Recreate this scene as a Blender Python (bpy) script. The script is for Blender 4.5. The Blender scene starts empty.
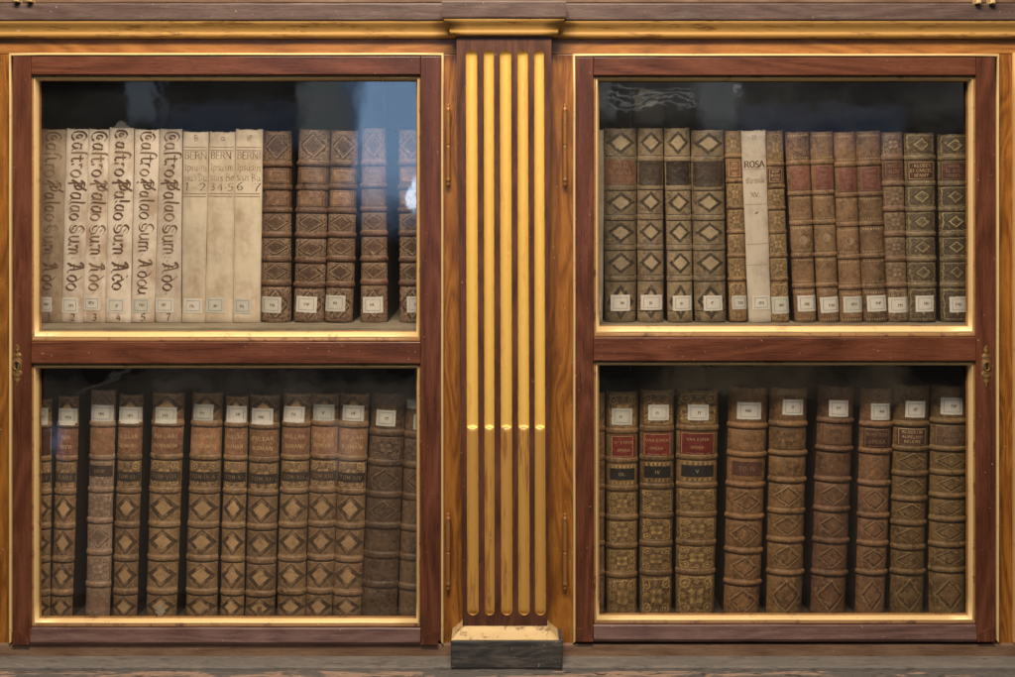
import bpy, math, random
from mathutils import Vector
R = random.Random(7)
sc = bpy.context.scene
COL = sc.collection
# ---------------------------------------------------------------- measures
S = 0.0017            # metres per photo pixel at the plane of the doors
D = 2.2               # camera distance to that plane
HY = 180.0            # photo row of the eye level
ZC = 1.55             # eye height
def px(x, y=0.0): return (x - 507.5) * S * (D + y) / D
def pz(r, y=0.0): return ZC + (HY - r) * S * (D + y) / D

# ---------------------------------------------------------------- node helper
class NT:
    def __init__(s, tree): s.t = tree; s.n = tree.nodes; s.l = tree.links
    def new(s, typ, **kw):
        n = s.n.new(typ)
        for k, v in kw.items(): setattr(n, k, v)
        return n
    def set(s, sock, v):
        if isinstance(v, bpy.types.NodeSocket): s.l.new(v, sock)
        elif isinstance(v, (tuple, list)):
            sock.default_value = tuple(v) if len(v) == len(sock.default_value) else tuple(v) + (1.0,)
        else: sock.default_value = v
    def m(s, op, a, b=0.0, c=0.0, clamp=False):
        n = s.new('ShaderNodeMath', operation=op); n.use_clamp = clamp
        s.set(n.inputs[0], a); s.set(n.inputs[1], b); s.set(n.inputs[2], c)
        return n.outputs[0]
    def add(s, a, b): return s.m('ADD', a, b)
    def sub(s, a, b): return s.m('SUBTRACT', a, b)
    def mul(s, a, b): return s.m('MULTIPLY', a, b)
    def mx(s, a, b): return s.m('MAXIMUM', a, b)
    def abs(s, a): return s.m('ABSOLUTE', a)
    def step(s, x, a, b):            # smooth 0..1 from a to b
        n = s.new('ShaderNodeMapRange', interpolation_type='SMOOTHSTEP')
        s.set(n.inputs['Value'], x); s.set(n.inputs['From Min'], a); s.set(n.inputs['From Max'], b)
        return n.outputs[0]
    def box(s, x, a, b, w):          # soft window between a and b
        return s.mul(s.step(x, a - w, a + w), s.sub(1.0, s.step(x, b - w, b + w)))
    def mix(s, f, a, b, blend='MIX'):
        n = s.new('ShaderNodeMix', data_type='RGBA', blend_type=blend)
        s.set(n.inputs[0], f); s.set(n.inputs[6], a); s.set(n.inputs[7], b)
        return n.outputs[2]
    def noise(s, vec, scale, detail=3.0, rough=0.55, dist=0.0):
        n = s.new('ShaderNodeTexNoise')
        s.set(n.inputs['Vector'], vec); n.inputs['Scale'].default_value = scale
        n.inputs['Detail'].default_value = detail; n.inputs['Roughness'].default_value = rough
        n.inputs['Distortion'].default_value = dist
        return n.outputs['Fac']
    def ramp(s, f, stops):
        n = s.new('ShaderNodeValToRGB'); e = n.color_ramp.elements
        while len(e) < len(stops): e.new(0.5)
        for el, (p, c) in zip(e, stops): el.position = p; el.color = tuple(c) + (1,)
        s.set(n.inputs[0], f); return n.outputs[0]
    def mapping(s, vec, scale=(1, 1, 1), loc=(0, 0, 0), rot=(0, 0, 0)):
        n = s.new('ShaderNodeMapping'); s.set(n.inputs['Vector'], vec)
        s.set(n.inputs['Scale'], scale); s.set(n.inputs['Location'], loc); s.set(n.inputs['Rotation'], rot)
        return n.outputs[0]
    def comb(s, x, y, z):
        n = s.new('ShaderNodeCombineXYZ')
        for i, v in enumerate((x, y, z)): s.set(n.inputs[i], v)
        return n.outputs[0]
    def bump(s, h, strength=0.3, dist=0.002):
        n = s.new('ShaderNodeBump'); n.inputs['Strength'].default_value = strength
        n.inputs['Distance'].default_value = dist; s.set(n.inputs['Height'], h); return n.outputs[0]

def new_mat(name):
    m = bpy.data.materials.new(name); m.use_nodes = True
    t = NT(m.node_tree); b = t.n['Principled BSDF']
    return m, t, b

def obj_coords(t):
    """object coordinates shifted by a random amount per object, so no two pieces share their grain"""
    tc = t.new('ShaderNodeTexCoord'); oi = t.new('ShaderNodeObjectInfo')
    r = oi.outputs['Random']
    v = t.new('ShaderNodeVectorMath', operation='ADD')
    t.set(v.inputs[0], tc.outputs['Object'])
    t.set(v.inputs[1], t.comb(t.mul(r, 7.3), t.mul(r, 3.1), t.mul(r, 11.7)))
    return v.outputs[0], r

def wood(name, dark, mid, light, axis='x', rough=0.35, spec=0.5, scale=1.0, wear=None, wear_amt=0.0, figure=1.0, bump=0.15, figw=0.20):
    m, t, b = new_mat(name)
    v, r = obj_coords(t)
    k = 14 * scale
    sca = {'x': (k * 0.16, k, k), 'z': (k, k, k * 0.16)}[axis]
    w = t.mapping(v, sca)
    ring = t.new('ShaderNodeTexNoise'); t.set(ring.inputs['Vector'], w)
    ring.inputs['Scale'].default_value = 0.9; ring.inputs['Detail'].default_value = 1.5
    ring.inputs['Distortion'].default_value = 0.5
    lines = t.m('FRACT', t.mul(ring.outputs['Fac'], 9.0 * figure))
    lines = t.abs(t.sub(t.mul(lines, 2.0), 1.0))
    fs = {'x': (16, 420, 420), 'z': (420, 420, 16)}[axis]
    fine = t.noise(t.mapping(v, fs), 1.0, 5, 0.72)
    blot = t.noise(v, 9.0, 3)
    f = t.add(t.add(t.mul(lines, figw), t.mul(fine, 0.78 - figw)), t.mul(blot, 0.28))
    c = t.ramp(f, [(0.28, dark), (0.52, mid), (0.80, light)])
    if wear is not None:
        wn = t.noise(t.mapping(v, {'x': (14, 90, 90), 'z': (90, 90, 14)}[axis]), 1.0, 6, 0.7)
        c = t.mix(t.mul(t.step(wn, 0.56 - wear_amt * 0.2, 0.66), wear_amt), c, wear)
    pore = t.noise(t.mapping(v, {'x': (60, 900, 900), 'z': (900, 900, 60)}[axis]), 1.0, 3, 0.6)
    c = t.mix(t.mul(t.step(pore, 0.56, 0.66), 0.55), c, tuple(a * 0.6 for a in dark))
    # small chips and scratches
    ch = t.noise(v, 210.0, 2, 0.5)
    c = t.mix(t.mul(t.step(ch, 0.725, 0.745), 0.55), c, (0.45, 0.33, 0.24))
    t.set(b.inputs['Base Color'], c)
    t.set(b.inputs['Roughness'], t.add(rough - 0.10, t.mul(fine, 0.22)))
    b.inputs['Specular IOR Level'].default_value = spec
    t.set(b.inputs['Normal'], t.bump(t.add(fine, t.mul(blot, 2.0)), bump, 0.0015))
    return m

def gilt(name, col, under, worn=0.35, rough=0.38, metal=0.45, streak=None):
    m, t, b = new_mat(name)
    v, r = obj_coords(t)
    if streak: v = t.mapping(v, streak)
    n1 = t.noise(v, 42.0, 6, 0.68); n2 = t.noise(v, 12.0, 2); n3 = t.noise(v, 230.0, 3, 0.6)
    f = t.step(t.add(n1, t.mul(t.sub(n3, 0.5), 0.35)), 0.60 - 0.12 * worn, 0.74 - 0.10 * worn)
    c = t.mix(t.mul(n2, 0.55), col, tuple(a * 0.62 for a in col))
    c = t.mix(t.mul(f, min(1.0, worn * 1.8)), c, under)
    spk = t.step(n3, 0.70, 0.74)
    c = t.mix(t.mul(spk, 0.6), c, (0.85, 0.75, 0.58))
    t.set(b.inputs['Base Color'], c)
    t.set(b.inputs['Metallic'], t.mul(t.sub(1.0, f), metal))
    t.set(b.inputs['Roughness'], t.add(rough, t.mul(n1, 0.25)))
    t.set(b.inputs['Normal'], t.bump(t.add(n1, t.mul(n3, 0.4)), 0.25, 0.0012))
    return m

def plain(name, col, rough=0.8, var=0.35, nscale=60, spec=0.3, metal=0.0):
    m, t, b = new_mat(name)
    v, r = obj_coords(t)
    n = t.noise(v, nscale, 5, 0.65)
    t.set(b.inputs['Base Color'], t.mix(n, tuple(a * (1 + var) for a in col), tuple(a * (1 - var) for a in col)))
    b.inputs['Roughness'].default_value = rough; b.inputs['Metallic'].default_value = metal
    b.inputs['Specular IOR Level'].default_value = spec
    t.set(b.inputs['Normal'], t.bump(n, 0.2, 0.001))
    return m

def leather(name, base, dark, tool, pat, amt=0.8, ring=None, rough=0.6, dull=0.55):
    """old calf; pat = what is tooled in each spine compartment (u, v run -1..1 across it)"""
    m, t, b = new_mat(name)
    v, r = obj_coords(t)
    uvn = t.new('ShaderNodeUVMap'); uvn.uv_map = 'spine'
    sep = t.new('ShaderNodeSeparateXYZ'); t.l.new(uvn.outputs[0], sep.inputs[0])
    u, w = sep.outputs[0], sep.outputs[1]
    wob = t.sub(t.noise(v, 55.0, 3), 0.5); wo2 = t.sub(t.noise(v, 240.0, 3), 0.5)
    k_ = 1.0 if pat in ('diamond', 'chevron', 'lines', 'key', 'dots') else 2.0
    u = t.add(u, t.add(t.mul(wob, 0.16 * k_), t.mul(wo2, 0.14 * k_))); w = t.add(w, t.add(t.mul(wob, 0.12 * k_), t.mul(wo2, 0.12 * k_)))
    au, aw = t.abs(u), t.abs(w)
    n1 = t.noise(v, 26.0, 6, 0.65); n2 = t.noise(v, 150.0, 4, 0.7); n3 = t.noise(v, 420.0, 2, 0.6)
    mott = t.add(t.mul(n1, 0.50), t.mul(n2, 0.50))
    c = t.ramp(mott, [(0.36, dark), (0.50, base), (0.68, tuple(min(1, a * 1.45) for a in base))])
    hs = t.new('ShaderNodeHueSaturation'); t.set(hs.inputs['Value'], t.add(0.74, t.mul(r, 0.50))); t.set(hs.inputs['Hue'], t.add(0.496, t.mul(t.m('FRACT', t.mul(r, 17.0)), 0.007)))
    t.set(hs.inputs['Color'], c); c = hs.outputs[0]
    wear = t.step(t.add(t.mul(t.noise(v, 17.0, 4, 0.6), 0.6), t.mul(n2, 0.4)), 0.36, 0.60)
    wear = t.sub(1.0, t.mul(wear, dull))
    marks = None; inkd = None
    frame = t.mx(t.mul(t.box(au, 0.80, 0.86, 0.015), t.step(aw, 0.90, 0.86)),
                 t.mul(t.box(aw, 0.82, 0.88, 0.02), t.step(au, 0.87, 0.84)))
    def vor(kx, ky, th):
        vn = t.new('ShaderNodeTexVoronoi', feature='DISTANCE_TO_EDGE')
        t.set(vn.inputs['Vector'], t.comb(t.mul(au, kx), t.mul(aw, ky), t.mul(r, 9.0)))
        vn.inputs['Scale'].default_value = 1.0
        return t.step(vn.outputs['Distance'], th, th * 0.4)
    pw = t.mul(w, 1.0)
    a2, w2 = t.mul(au, au), t.mul(aw, aw); r2 = t.add(a2, w2); r4 = t.mul(r2, r2)
    def petals(k, kd):
        p1 = t.step(t.sub(t.mul(t.abs(t.sub(a2, w2)), k), r4), 0.0, 0.012)
        p2 = t.step(t.sub(t.mul(t.mul(t.mul(au, aw), 2.0), kd), r4), 0.0, 0.008)
        return t.mx(p1, t.sub(p2, t.step(t.sub(t.mul(t.mul(t.mul(au, aw), 2.0), kd * .45), r4), 0.0, 0.006)))
    def scroll(cx_, cy_, rad):
        d = t.m('SQRT', t.add(t.m('POWER', t.abs(t.sub(au, cx_)), 2.0), t.m('POWER', t.abs(t.sub(aw, cy_)), 2.0)))
        return t.mx(t.box(d, rad * .72, rad, 0.02), t.step(d, rad * .38, rad * .3))
    if pat == 'diamond':
        rr = t.add(t.m('DIVIDE', au, 0.88), t.m('DIVIDE', aw, 0.86))
        rg = t.box(rr, 0.66, 1.0, 0.03)
        inkd = rg
        inkd = t.mx(inkd, t.mul(petals(0.030, 0.060), 0.8))
        marks = t.mul(t.step(rr, 0.64, 0.60), 0.6)
        marks = t.mx(marks, t.mul(t.step(aw, 0.92, 0.97), 0.35))
    elif pat == 'chevron':
        rr = t.add(t.m('DIVIDE', au, 0.98), t.m('DIVIDE', aw, 0.92))
        rg = t.box(rr, 0.60, 1.0, 0.03)
        side = t.step(t.abs(t.sub(aw, 0.03)), 0.0, 0.05)
        rg = t.mul(rg, t.mx(t.step(au, 0.22, 0.34), t.mul(t.step(rr, 0.80, 0.86), 0.8)))
        tip = t.mul(t.step(au, 0.86, 0.9), t.step(aw, 0.22, 0.12))
        inkd = t.mx(rg, t.mul(tip, 0.6))
        marks = t.mx(t.mul(t.step(rr, 0.60, 0.55), 0.85), t.mul(t.box(rr, 1.05, 1.12, 0.03), 0.4))
        marks = t.mx(marks, t.mul(t.box(aw, 0.88, 0.95, 0.02), 0.6))
    elif pat == 'foliate':
        marks = t.mx(t.mx(petals(0.16, 0.22), t.mx(scroll(0.60, 0.58, 0.24), t.mx(scroll(0.66, 0.0, 0.13), scroll(0.0, 0.70, 0.12)))), frame)
        marks = t.mx(marks, t.mul(t.mul(vor(4.5, 4.0, 0.12), t.step(t.mx(au, aw), 0.80, 0.76)), 0.35))
    elif pat == 'arabesque':
        rr = t.add(au, aw)
        loz = t.mx(t.box(rr, 0.66, 0.78, 0.03), t.mx(petals(0.11, 0.09), t.mul(t.box(rr, 0.5, 0.56, 0.02), 0.5)))
        cor = t.mx(scroll(0.62, 0.60, 0.17), t.mul(t.step(rr, 0.92, 1.0), vor(4.4, 4.2, 0.2)))
        marks = t.mx(t.mx(loz, t.mul(cor, 0.8)), frame)
    elif pat == 'dense':
        rr = t.add(au, t.mul(aw, 0.9))
        inkd = t.mul(t.mx(t.box(rr, 0.52, 0.78, 0.05), t.step(rr, 0.18, 0.12)), 0.75)
        inkd = t.mx(inkd, t.mul(t.mul(t.mx(scroll(0.70, 0.62, 0.22), vor(4.0, 3.6, 0.12)), t.step(rr, 0.84, 0.92)), 0.85))
        marks = t.mx(t.mul(frame, 0.8), t.box(rr, 0.4, 0.5, 0.03))
    elif pat == 'blind':
        rr = t.m('SQRT', t.add(t.mul(au, au), t.mul(aw, aw)))
        lz = t.add(au, aw)
        pt = t.mx(t.box(lz, 0.56, 0.70, 0.04), t.mx(petals(0.05, 0.05), t.mul(t.box(rr, 0.66, 0.74, 0.03), 0.6)))
        inkd = t.mul(pt, 1.0); marks = t.mul(t.box(lz, 0.72, 0.82, 0.03), 0.9)
    elif pat == 'dots':
        saw = t.step(t.m('SINE', t.mul(u, 30.0)), -0.3, 0.3)
        d = t.mul(t.box(aw, 0.74, 0.84, 0.02), saw)
        marks = t.mul(t.mul(d, t.step(au, 0.92, 0.88)), 1.0)
    elif pat == 'lines':
        lc = t.m('FRACT', t.mul(w, 2.5))
        saw = t.step(t.noise(t.comb(t.mul(u, 9.0), t.m('FLOOR', t.mul(w, 2.5)), t.mul(r, 30.0)), 1.0, 1), 0.46, 0.52)
        marks = t.mx(t.mul(t.mul(saw, t.box(lc, 0.3, 0.7, 0.05)), t.step(t.mx(au, aw), 0.78, 0.72)), frame)
    elif pat == 'key':
        bar = t.box(aw, 0.50, 0.86, 0.03)
        sq = t.step(t.abs(t.sub(t.m('FRACT', t.mul(u, 4.0)), 0.5)), 0.3, 0.2)
        sq = t.mx(t.mul(sq, t.box(aw, 0.58, 0.8, 0.02)), t.mx(t.box(aw, 0.48, 0.53, 0.01), t.box(aw, 0.83, 0.88, 0.01)))
        marks = t.mul(t.mul(sq, bar), t.step(au, 0.86, 0.82))
    if inkd is not None:
        c = t.mix(t.mul(t.mul(inkd, t.add(0.78, t.mul(wear, 0.22))), 0.92), c, ring or tuple(a * 0.28 for a in base))
    if marks is not None:
        if pat in ('foliate', 'arabesque', 'dense'):      # the ground of a gilt compartment is darkened leather
            c = t.mix(t.mul(t.step(t.mx(au, aw), 0.92, 0.88), 0.42), c, tuple(a * 0.50 for a in dark))
        c = t.mix(t.mul(t.mul(marks, wear), min(1.0, amt * 1.3)), c, tuple(min(1.0, a * 1.25) for a in tool))
    # scuffs and pale specks
    c = t.mix(t.mul(t.step(n2, 0.58, 0.68), 0.45), c, tuple(min(1, a * 2.0 + 0.02) for a in base))
    c = t.mix(t.mul(t.step(n3, 0.60, 0.70), 0.5), c, tuple(a * 0.3 for a in base))
    c = t.mix(t.mul(t.step(t.noise(v, 70.0, 5, 0.7), 0.55, 0.66), 0.5), c, tuple(a * 0.45 for a in base))
    t.set(b.inputs['Base Color'], c)
    t.set(b.inputs['Roughness'], t.add(rough - 0.20, t.mul(n2, 0.3)))
    b.inputs['Specular IOR Level'].default_value = 0.35
    h = t.add(n2, t.mul(n1, 0.8))
    if inkd is not None: h = t.sub(h, t.mul(inkd, 0.2))
    if marks is not None: h = t.sub(h, t.mul(marks, 0.3))
    t.set(b.inputs['Normal'], t.bump(h, 0.6, 0.0016))
    return m

def vellum(name, base, stain, red=0.0):
    m, t, b = new_mat(name)
    v, r = obj_coords(t)
    n1 = t.noise(v, 14.0, 5, 0.6); n2 = t.noise(v, 95.0, 5, 0.7); n3 = t.noise(t.mapping(v, (60, 60, 12)), 1.0, 3)
    f = t.add(t.mul(n1, 0.52), t.add(t.mul(n2, 0.22), t.mul(n3, 0.26)))
    c = t.ramp(f, [(0.38, stain), (0.53, base), (0.72, tuple(min(1, a * 1.18) for a in base))])
    hs = t.new('ShaderNodeHueSaturation'); t.set(hs.inputs['Value'], t.add(0.84, t.mul(r, 0.26)))
    t.set(hs.inputs['Color'], c); c = hs.outputs[0]
    c = t.mix(t.mul(t.step(n2, 0.66, 0.74), 0.35), c, stain)
    t.set(b.inputs['Base Color'], c); b.inputs['Roughness'].default_value = 0.55
    b.inputs['Specular IOR Level'].default_value = 0.35
    t.set(b.inputs['Normal'], t.bump(t.add(n3, n2), 0.22, 0.0012))
    return m

M = {}
M['mahog_v'] = wood('mahogany upright', (0.030, 0.009, 0.0046), (0.092, 0.0285, 0.0120), (0.165, 0.057, 0.030), 'z', 0.29, 0.42, wear=(0.14, 0.06, 0.04), wear_amt=0.12)
M['mahog_h'] = wood('mahogany level', (0.032, 0.0095, 0.005), (0.100, 0.031, 0.0128), (0.175, 0.061, 0.032), 'x', 0.29, 0.42, wear=(0.14, 0.06, 0.04), wear_amt=0.12)
M['rail_worn'] = wood('bottom rail faded', (0.050, 0.022, 0.017), (0.105, 0.052, 0.042), (0.16, 0.090, 0.075), 'x', 0.45, 0.45, wear=(0.22, 0.15, 0.12), wear_amt=0.3)
M['fillet'] = wood('pilaster brown paint', (0.026, 0.0095, 0.005), (0.072, 0.0265, 0.0135), (0.125, 0.050, 0.027), 'z', 0.40, 0.34, wear=(0.17, 0.07, 0.03), wear_amt=0.25)
M['walnut_v'] = wood('honey walnut upright', (0.080, 0.025, 0.004), (0.215, 0.077, 0.010), (0.33, 0.138, 0.022), 'z', 0.30, 0.5, scale=1.9, figure=1.0, figw=0.25)
M['walnut_h'] = wood('honey walnut level', (0.145, 0.052, 0.010), (0.275, 0.110, 0.023), (0.38, 0.17, 0.042), 'x', 0.36, 0.5, scale=1.6, figure=0.9, figw=0.26)
M['cornice'] = wood('cornice grey brown', (0.045, 0.024, 0.020), (0.085, 0.049, 0.040), (0.13, 0.085, 0.070), 'x', 0.5, 0.4, wear=(0.19, 0.15, 0.12), wear_amt=0.3)
M['base_brown'] = wood('base brown', (0.075, 0.040, 0.022), (0.155, 0.088, 0.052), (0.23, 0.145, 0.09), 'x', 0.55, 0.3, wear=(0.2, 0.15, 0.11), wear_amt=0.3)
def flaking(name, grey, bare, dark, amt):
    m, t, b = new_mat(name); v, r = obj_coords(t)
    st = t.mapping(v, (22, 75, 75)); f1 = t.noise(st, 1.0, 9, 0.72, 0.4); f2 = t.noise(t.mapping(v, (9, 34, 34), loc=(3, 1, 2)), 1.0, 8, 0.7, 0.6)
    fine = t.noise(t.mapping(v, (60, 420, 420)), 1.0, 6, 0.75)
    c = t.mix(fine, tuple(a * 0.45 for a in grey), tuple(a * 1.6 for a in grey))
    c = t.mix(t.mul(t.step(f2, 0.50, 0.56), amt), c, t.mix(fine, tuple(a * .7 for a in bare), tuple(a * 1.25 for a in bare)))
    c = t.mix(t.mul(t.step(f1, 0.55, 0.60), 0.8 * amt + 0.1), c, dark)
    c = t.mix(t.mul(t.step(t.noise(st, 1.7, 6, 0.7), 0.60, 0.66), 0.5), c, tuple(min(1, a * 1.5) for a in bare))
    t.set(b.inputs['Base Color'], c); b.inputs['Roughness'].default_value = 0.75; b.inputs['Specular IOR Level'].default_value = 0.25
    t.set(b.inputs['Normal'], t.bump(t.add(t.add(f2, t.mul(f1, -0.6)), t.mul(fine, .6)), 0.7, 0.002))
    return m
M['ledge'] = flaking('ledge worn grey', (0.125, 0.112, 0.102), (0.19, 0.16, 0.135), (0.05, 0.042, 0.036), 0.45)
M['ledge_worn'] = flaking('ledge flaking', (0.095, 0.086, 0.082), (0.28, 0.19, 0.14), (0.028, 0.024, 0.024), 1.0)
M['block'] = wood('pedestal block black', (0.014, 0.014, 0.015), (0.034, 0.032, 0.032), (0.075, 0.068, 0.062), 'x', 0.6, 0.3, scale=3.0, wear=(0.15, 0.125, 0.10), wear_amt=0.4, bump=0.6)
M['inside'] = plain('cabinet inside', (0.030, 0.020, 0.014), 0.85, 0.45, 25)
M['shelf'] = wood('shelf dusty', (0.13, 0.10, 0.07), (0.23, 0.185, 0.13), (0.32, 0.26, 0.19), 'x', 0.8, 0.2, wear=(0.3, 0.26, 0.2), wear_amt=0.3)
M['gilt'] = gilt('gilding bright', (0.76, 0.54, 0.25), (0.36, 0.18, 0.06), 0.34, 0.36, 0.28)
M['gilt_base'] = gilt('gilding grimy', (0.56, 0.40, 0.19), (0.20, 0.11, 0.05), 0.6, 0.5, 0.1)
M['gilt_top'] = gilt('gilding aged', (0.50, 0.275, 0.070), (0.20, 0.09, 0.016), 0.8, 0.45, 0.05, (0.25, 1.6, 1.6))
M['gilt_flute'] = gilt('gilding flute', (0.80, 0.52, 0.125), (0.45, 0.22, 0.045), 0.4, 0.33, 0.3, (1.3, 1.3, 0.2))
M['gilt_cable'] = gilt('gilding rubbed cable', (0.55, 0.30, 0.072), (0.22, 0.095, 0.024), 0.62, 0.26, 0.25, (1.6, 1.6, 0.12))
M['bead_back'] = gilt('bead edge brown', (0.30, 0.15, 0.05), (0.10, 0.035, 0.015), 0.7, 0.4, 0.1)  # brown tone for the outer and innermost strips of the bead
M['gilt_pale'] = gilt('gilding pale', (0.70, 0.47, 0.19), (0.38, 0.22, 0.09), 0.5, 0.4, 0.35)
M['brass'] = gilt('old brass', (0.33, 0.19, 0.062), (0.11, 0.06, 0.022), 0.6, 0.36, 0.8)
M['hinge'] = gilt('hinge bronze', (0.29, 0.130, 0.040), (0.14, 0.06, 0.02), 0.5, 0.38, 0.35)
M['hole'] = plain('keyhole dark', (0.006, 0.004, 0.003), 0.9)
M['paper'] = plain('paper ticket', (0.56, 0.50, 0.43), 0.85, 0.16, 130)
M['ticket_old'] = plain('paper ticket browned', (0.47, 0.43, 0.36), 0.85, 0.2, 130)
M['ticket_ink'] = plain('ticket border', (0.17, 0.19, 0.235), 0.8, 0.2)
M['ink'] = plain('iron gall ink', (0.115, 0.064, 0.038), 0.7, 0.6, 160)
M['ink_mid'] = plain('browned ink', (0.19, 0.115, 0.07), 0.7, 0.5, 160)
M['ink_pale'] = plain('faded ink', (0.26, 0.175, 0.112), 0.7, 0.4, 160)
M['pages'] = plain('page edges', (0.105, 0.075, 0.048), 0.9, 0.4, 90)
M['gold_type'] = plain('gold lettering', (0.46, 0.32, 0.15), 0.5, 0.4, 300, 0.5)
M['gold_dim'] = plain('rubbed gold lettering', (0.22, 0.135, 0.068), 0.55, 0.4, 300, 0.5)
M['dark_type'] = plain('darkened lettering', (0.035, 0.020, 0.012), 0.6, 0.4, 300, 0.5)
def lab(name, col, var=0.35): return leather(name, col, tuple(a * .55 for a in col), (.3, .2, .1), 'plain', rough=.5)
M['lab_red'] = lab('red morocco', (0.135, 0.020, 0.012))
M['lab_rose'] = lab('faded red leather', (0.165, 0.062, 0.044))
M['lab_tan'] = lab('orange tan leather', (0.265, 0.130, 0.066))
M['lab_brown'] = lab('brown label leather', (0.18, 0.084, 0.047))
M['lab_pale'] = lab('pale brown label leather', (0.215, 0.12, 0.070))
M['lab_black'] = lab('black label leather', (0.020, 0.016, 0.013))
M['lab_umber'] = lab('umber label leather', (0.050, 0.033, 0.023), 0.5)
M['lab_dark'] = lab('dark red brown leather', (0.075, 0.030, 0.020))

# bookbindings: (base, dark, tooling)
def style(pre, base, dark, tool, kinds, **kw):
    for k in kinds: M[pre + '_' + k] = leather(pre + ' ' + k, base, dark, tool, k, **kw)
style('cordova', (0.1154, 0.0589, 0.0335), (0.0341, 0.0161, 0.0094), (0.3863, 0.2575, 0.1643), ('arabesque', 'plain', 'lines'), amt=0.5)
style('greycalf', (0.1919, 0.1350, 0.0798), (0.0716, 0.0475, 0.0273), (0.4332, 0.3304, 0.2001), ('diamond', 'plain'), amt=0.6, ring=(0.026, 0.017, 0.010))
style('honey', (0.1998, 0.1116, 0.0525), (0.0667, 0.0342, 0.0155), (0.3574, 0.2419, 0.1103), ('foliate', 'plain', 'lines'), amt=0.75)
style('russet', (0.1678, 0.0946, 0.0475), (0.0560, 0.0295, 0.0143), (0.3672, 0.2620, 0.1478), ('dots', 'plain', 'lines'), amt=0.75)
style('olive', (0.1887, 0.1333, 0.0720), (0.0680, 0.0460, 0.0246), (0.4289, 0.3261, 0.1747), ('dense', 'plain'), amt=0.6, ring=(0.060, 0.036, 0.022))
style('brownorn', (0.1320, 0.0745, 0.0429), (0.0459, 0.0237, 0.0133), (0.3360, 0.2394, 0.1399), ('foliate', 'plain', 'lines'), amt=0.6)
style('bullary', (0.2204, 0.1262, 0.0610), (0.0857, 0.0450, 0.0207), (0.5091, 0.3153, 0.1469), ('chevron', 'foliate', 'plain', 'key'), amt=0.55, ring=(0.045, 0.028, 0.016))
style('ashcalf', (0.235, 0.145, 0.094), (0.15, 0.085, 0.052), (0.33, 0.225, 0.155), ('foliate', 'plain', 'arabesque'), amt=0.75)
style('umber', (0.1099, 0.0599, 0.0325), (0.0306, 0.0160, 0.0084), (0.2935, 0.1848, 0.1129), ('blind', 'plain', 'foliate', 'dots'), amt=0.35)
style('espen', (0.1560, 0.0821, 0.0323), (0.0582, 0.0289, 0.0105), (0.3539, 0.2194, 0.0803), ('foliate', 'plain', 'key'), amt=0.8)
style('saddle', (0.1971, 0.0997, 0.0395), (0.0672, 0.0332, 0.0130), (0.3527, 0.2084, 0.0927), ('blind', 'plain', 'lines'), amt=0.5)
style('redsad', (0.1634, 0.0802, 0.0370), (0.0516, 0.0234, 0.0108), (0.3054, 0.1878, 0.1001), ('blind', 'plain', 'lines'), amt=0.5)
style('moss', (0.1460, 0.0826, 0.0311), (0.0443, 0.0243, 0.0087), (0.3077, 0.2041, 0.0756), ('blind', 'plain', 'foliate'), amt=0.5)
M['boards'] = leather('leather boards gap shade', (0.040, 0.023, 0.013), (0.018, 0.010, 0.006), (.2, .1, .05), 'plain')  # near-black tone puts the shade of the gaps into the boards
M['vel_brown_shade'] = vellum('vellum brownish shaded', (0.36, 0.265, 0.185), (0.20, 0.13, 0.08))  # brownish vellum, shade on the leftmost volume mixed into its colour
M['vel_rosa'] = vellum('vellum greyish cream', (0.54, 0.45, 0.36), (0.34, 0.26, 0.19))
M['vel_pink'] = vellum('vellum pinkish', (0.61, 0.51, 0.42), (0.38, 0.27, 0.19))
M['vel_cream'] = vellum('vellum cream', (0.57, 0.47, 0.355), (0.40, 0.30, 0.205))
M['vel_grey'] = vellum('vellum grey', (0.43, 0.35, 0.27), (0.28, 0.21, 0.15))

def glass_mat():
    m, t, b = new_mat('old window glass')
    t.n.remove(b); out = t.n['Material Output']
    tc = t.new('ShaderNodeTexCoord'); v = tc.outputs['Object']
    tr = t.new('ShaderNodeBsdfTransparent'); tr.inputs[0].default_value = (0.97, 0.975, 0.965, 1)
    gl = t.new('ShaderNodeBsdfGlossy'); gl.inputs['Roughness'].default_value = 0.015
    wav = t.add(t.noise(v, 7.0, 2, 0.45), t.mul(t.noise(v, 26.0, 2), 0.10))
    t.set(gl.inputs['Normal'], t.bump(wav, 0.16, 0.004))
    lw = t.new('ShaderNodeLayerWeight'); lw.inputs[0].default_value = 0.5
    fac = t.add(0.046, t.mul(t.m('POWER', lw.outputs['Facing'], 5.0), 0.9))
    mx = t.new('ShaderNodeMixShader'); t.set(mx.inputs[0], fac)
    t.l.new(tr.outputs[0], mx.inputs[1]); t.l.new(gl.outputs[0], mx.inputs[2])
    df = t.new('ShaderNodeBsdfDiffuse'); df.inputs[0].default_value = (0.55, 0.52, 0.48, 1)   # dust
    d = t.noise(v, 5.0, 4, 0.6); d2 = t.noise(t.mapping(v, (30, 30, 6), rot=(0, 0.7, 0)), 1.0, 4)
    mx2 = t.new('ShaderNodeMixShader')
    t.set(mx2.inputs[0], t.add(0.001, t.mul(t.mul(t.step(d, 0.42, 0.75), t.add(0.2, d2)), 0.006)))
    t.l.new(mx.outputs[0], mx2.inputs[1]); t.l.new(df.outputs[0], mx2.inputs[2])
    t.l.new(mx2.outputs[0], out.inputs['Surface'])
    return m
M['glass'] = glass_mat()

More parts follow.
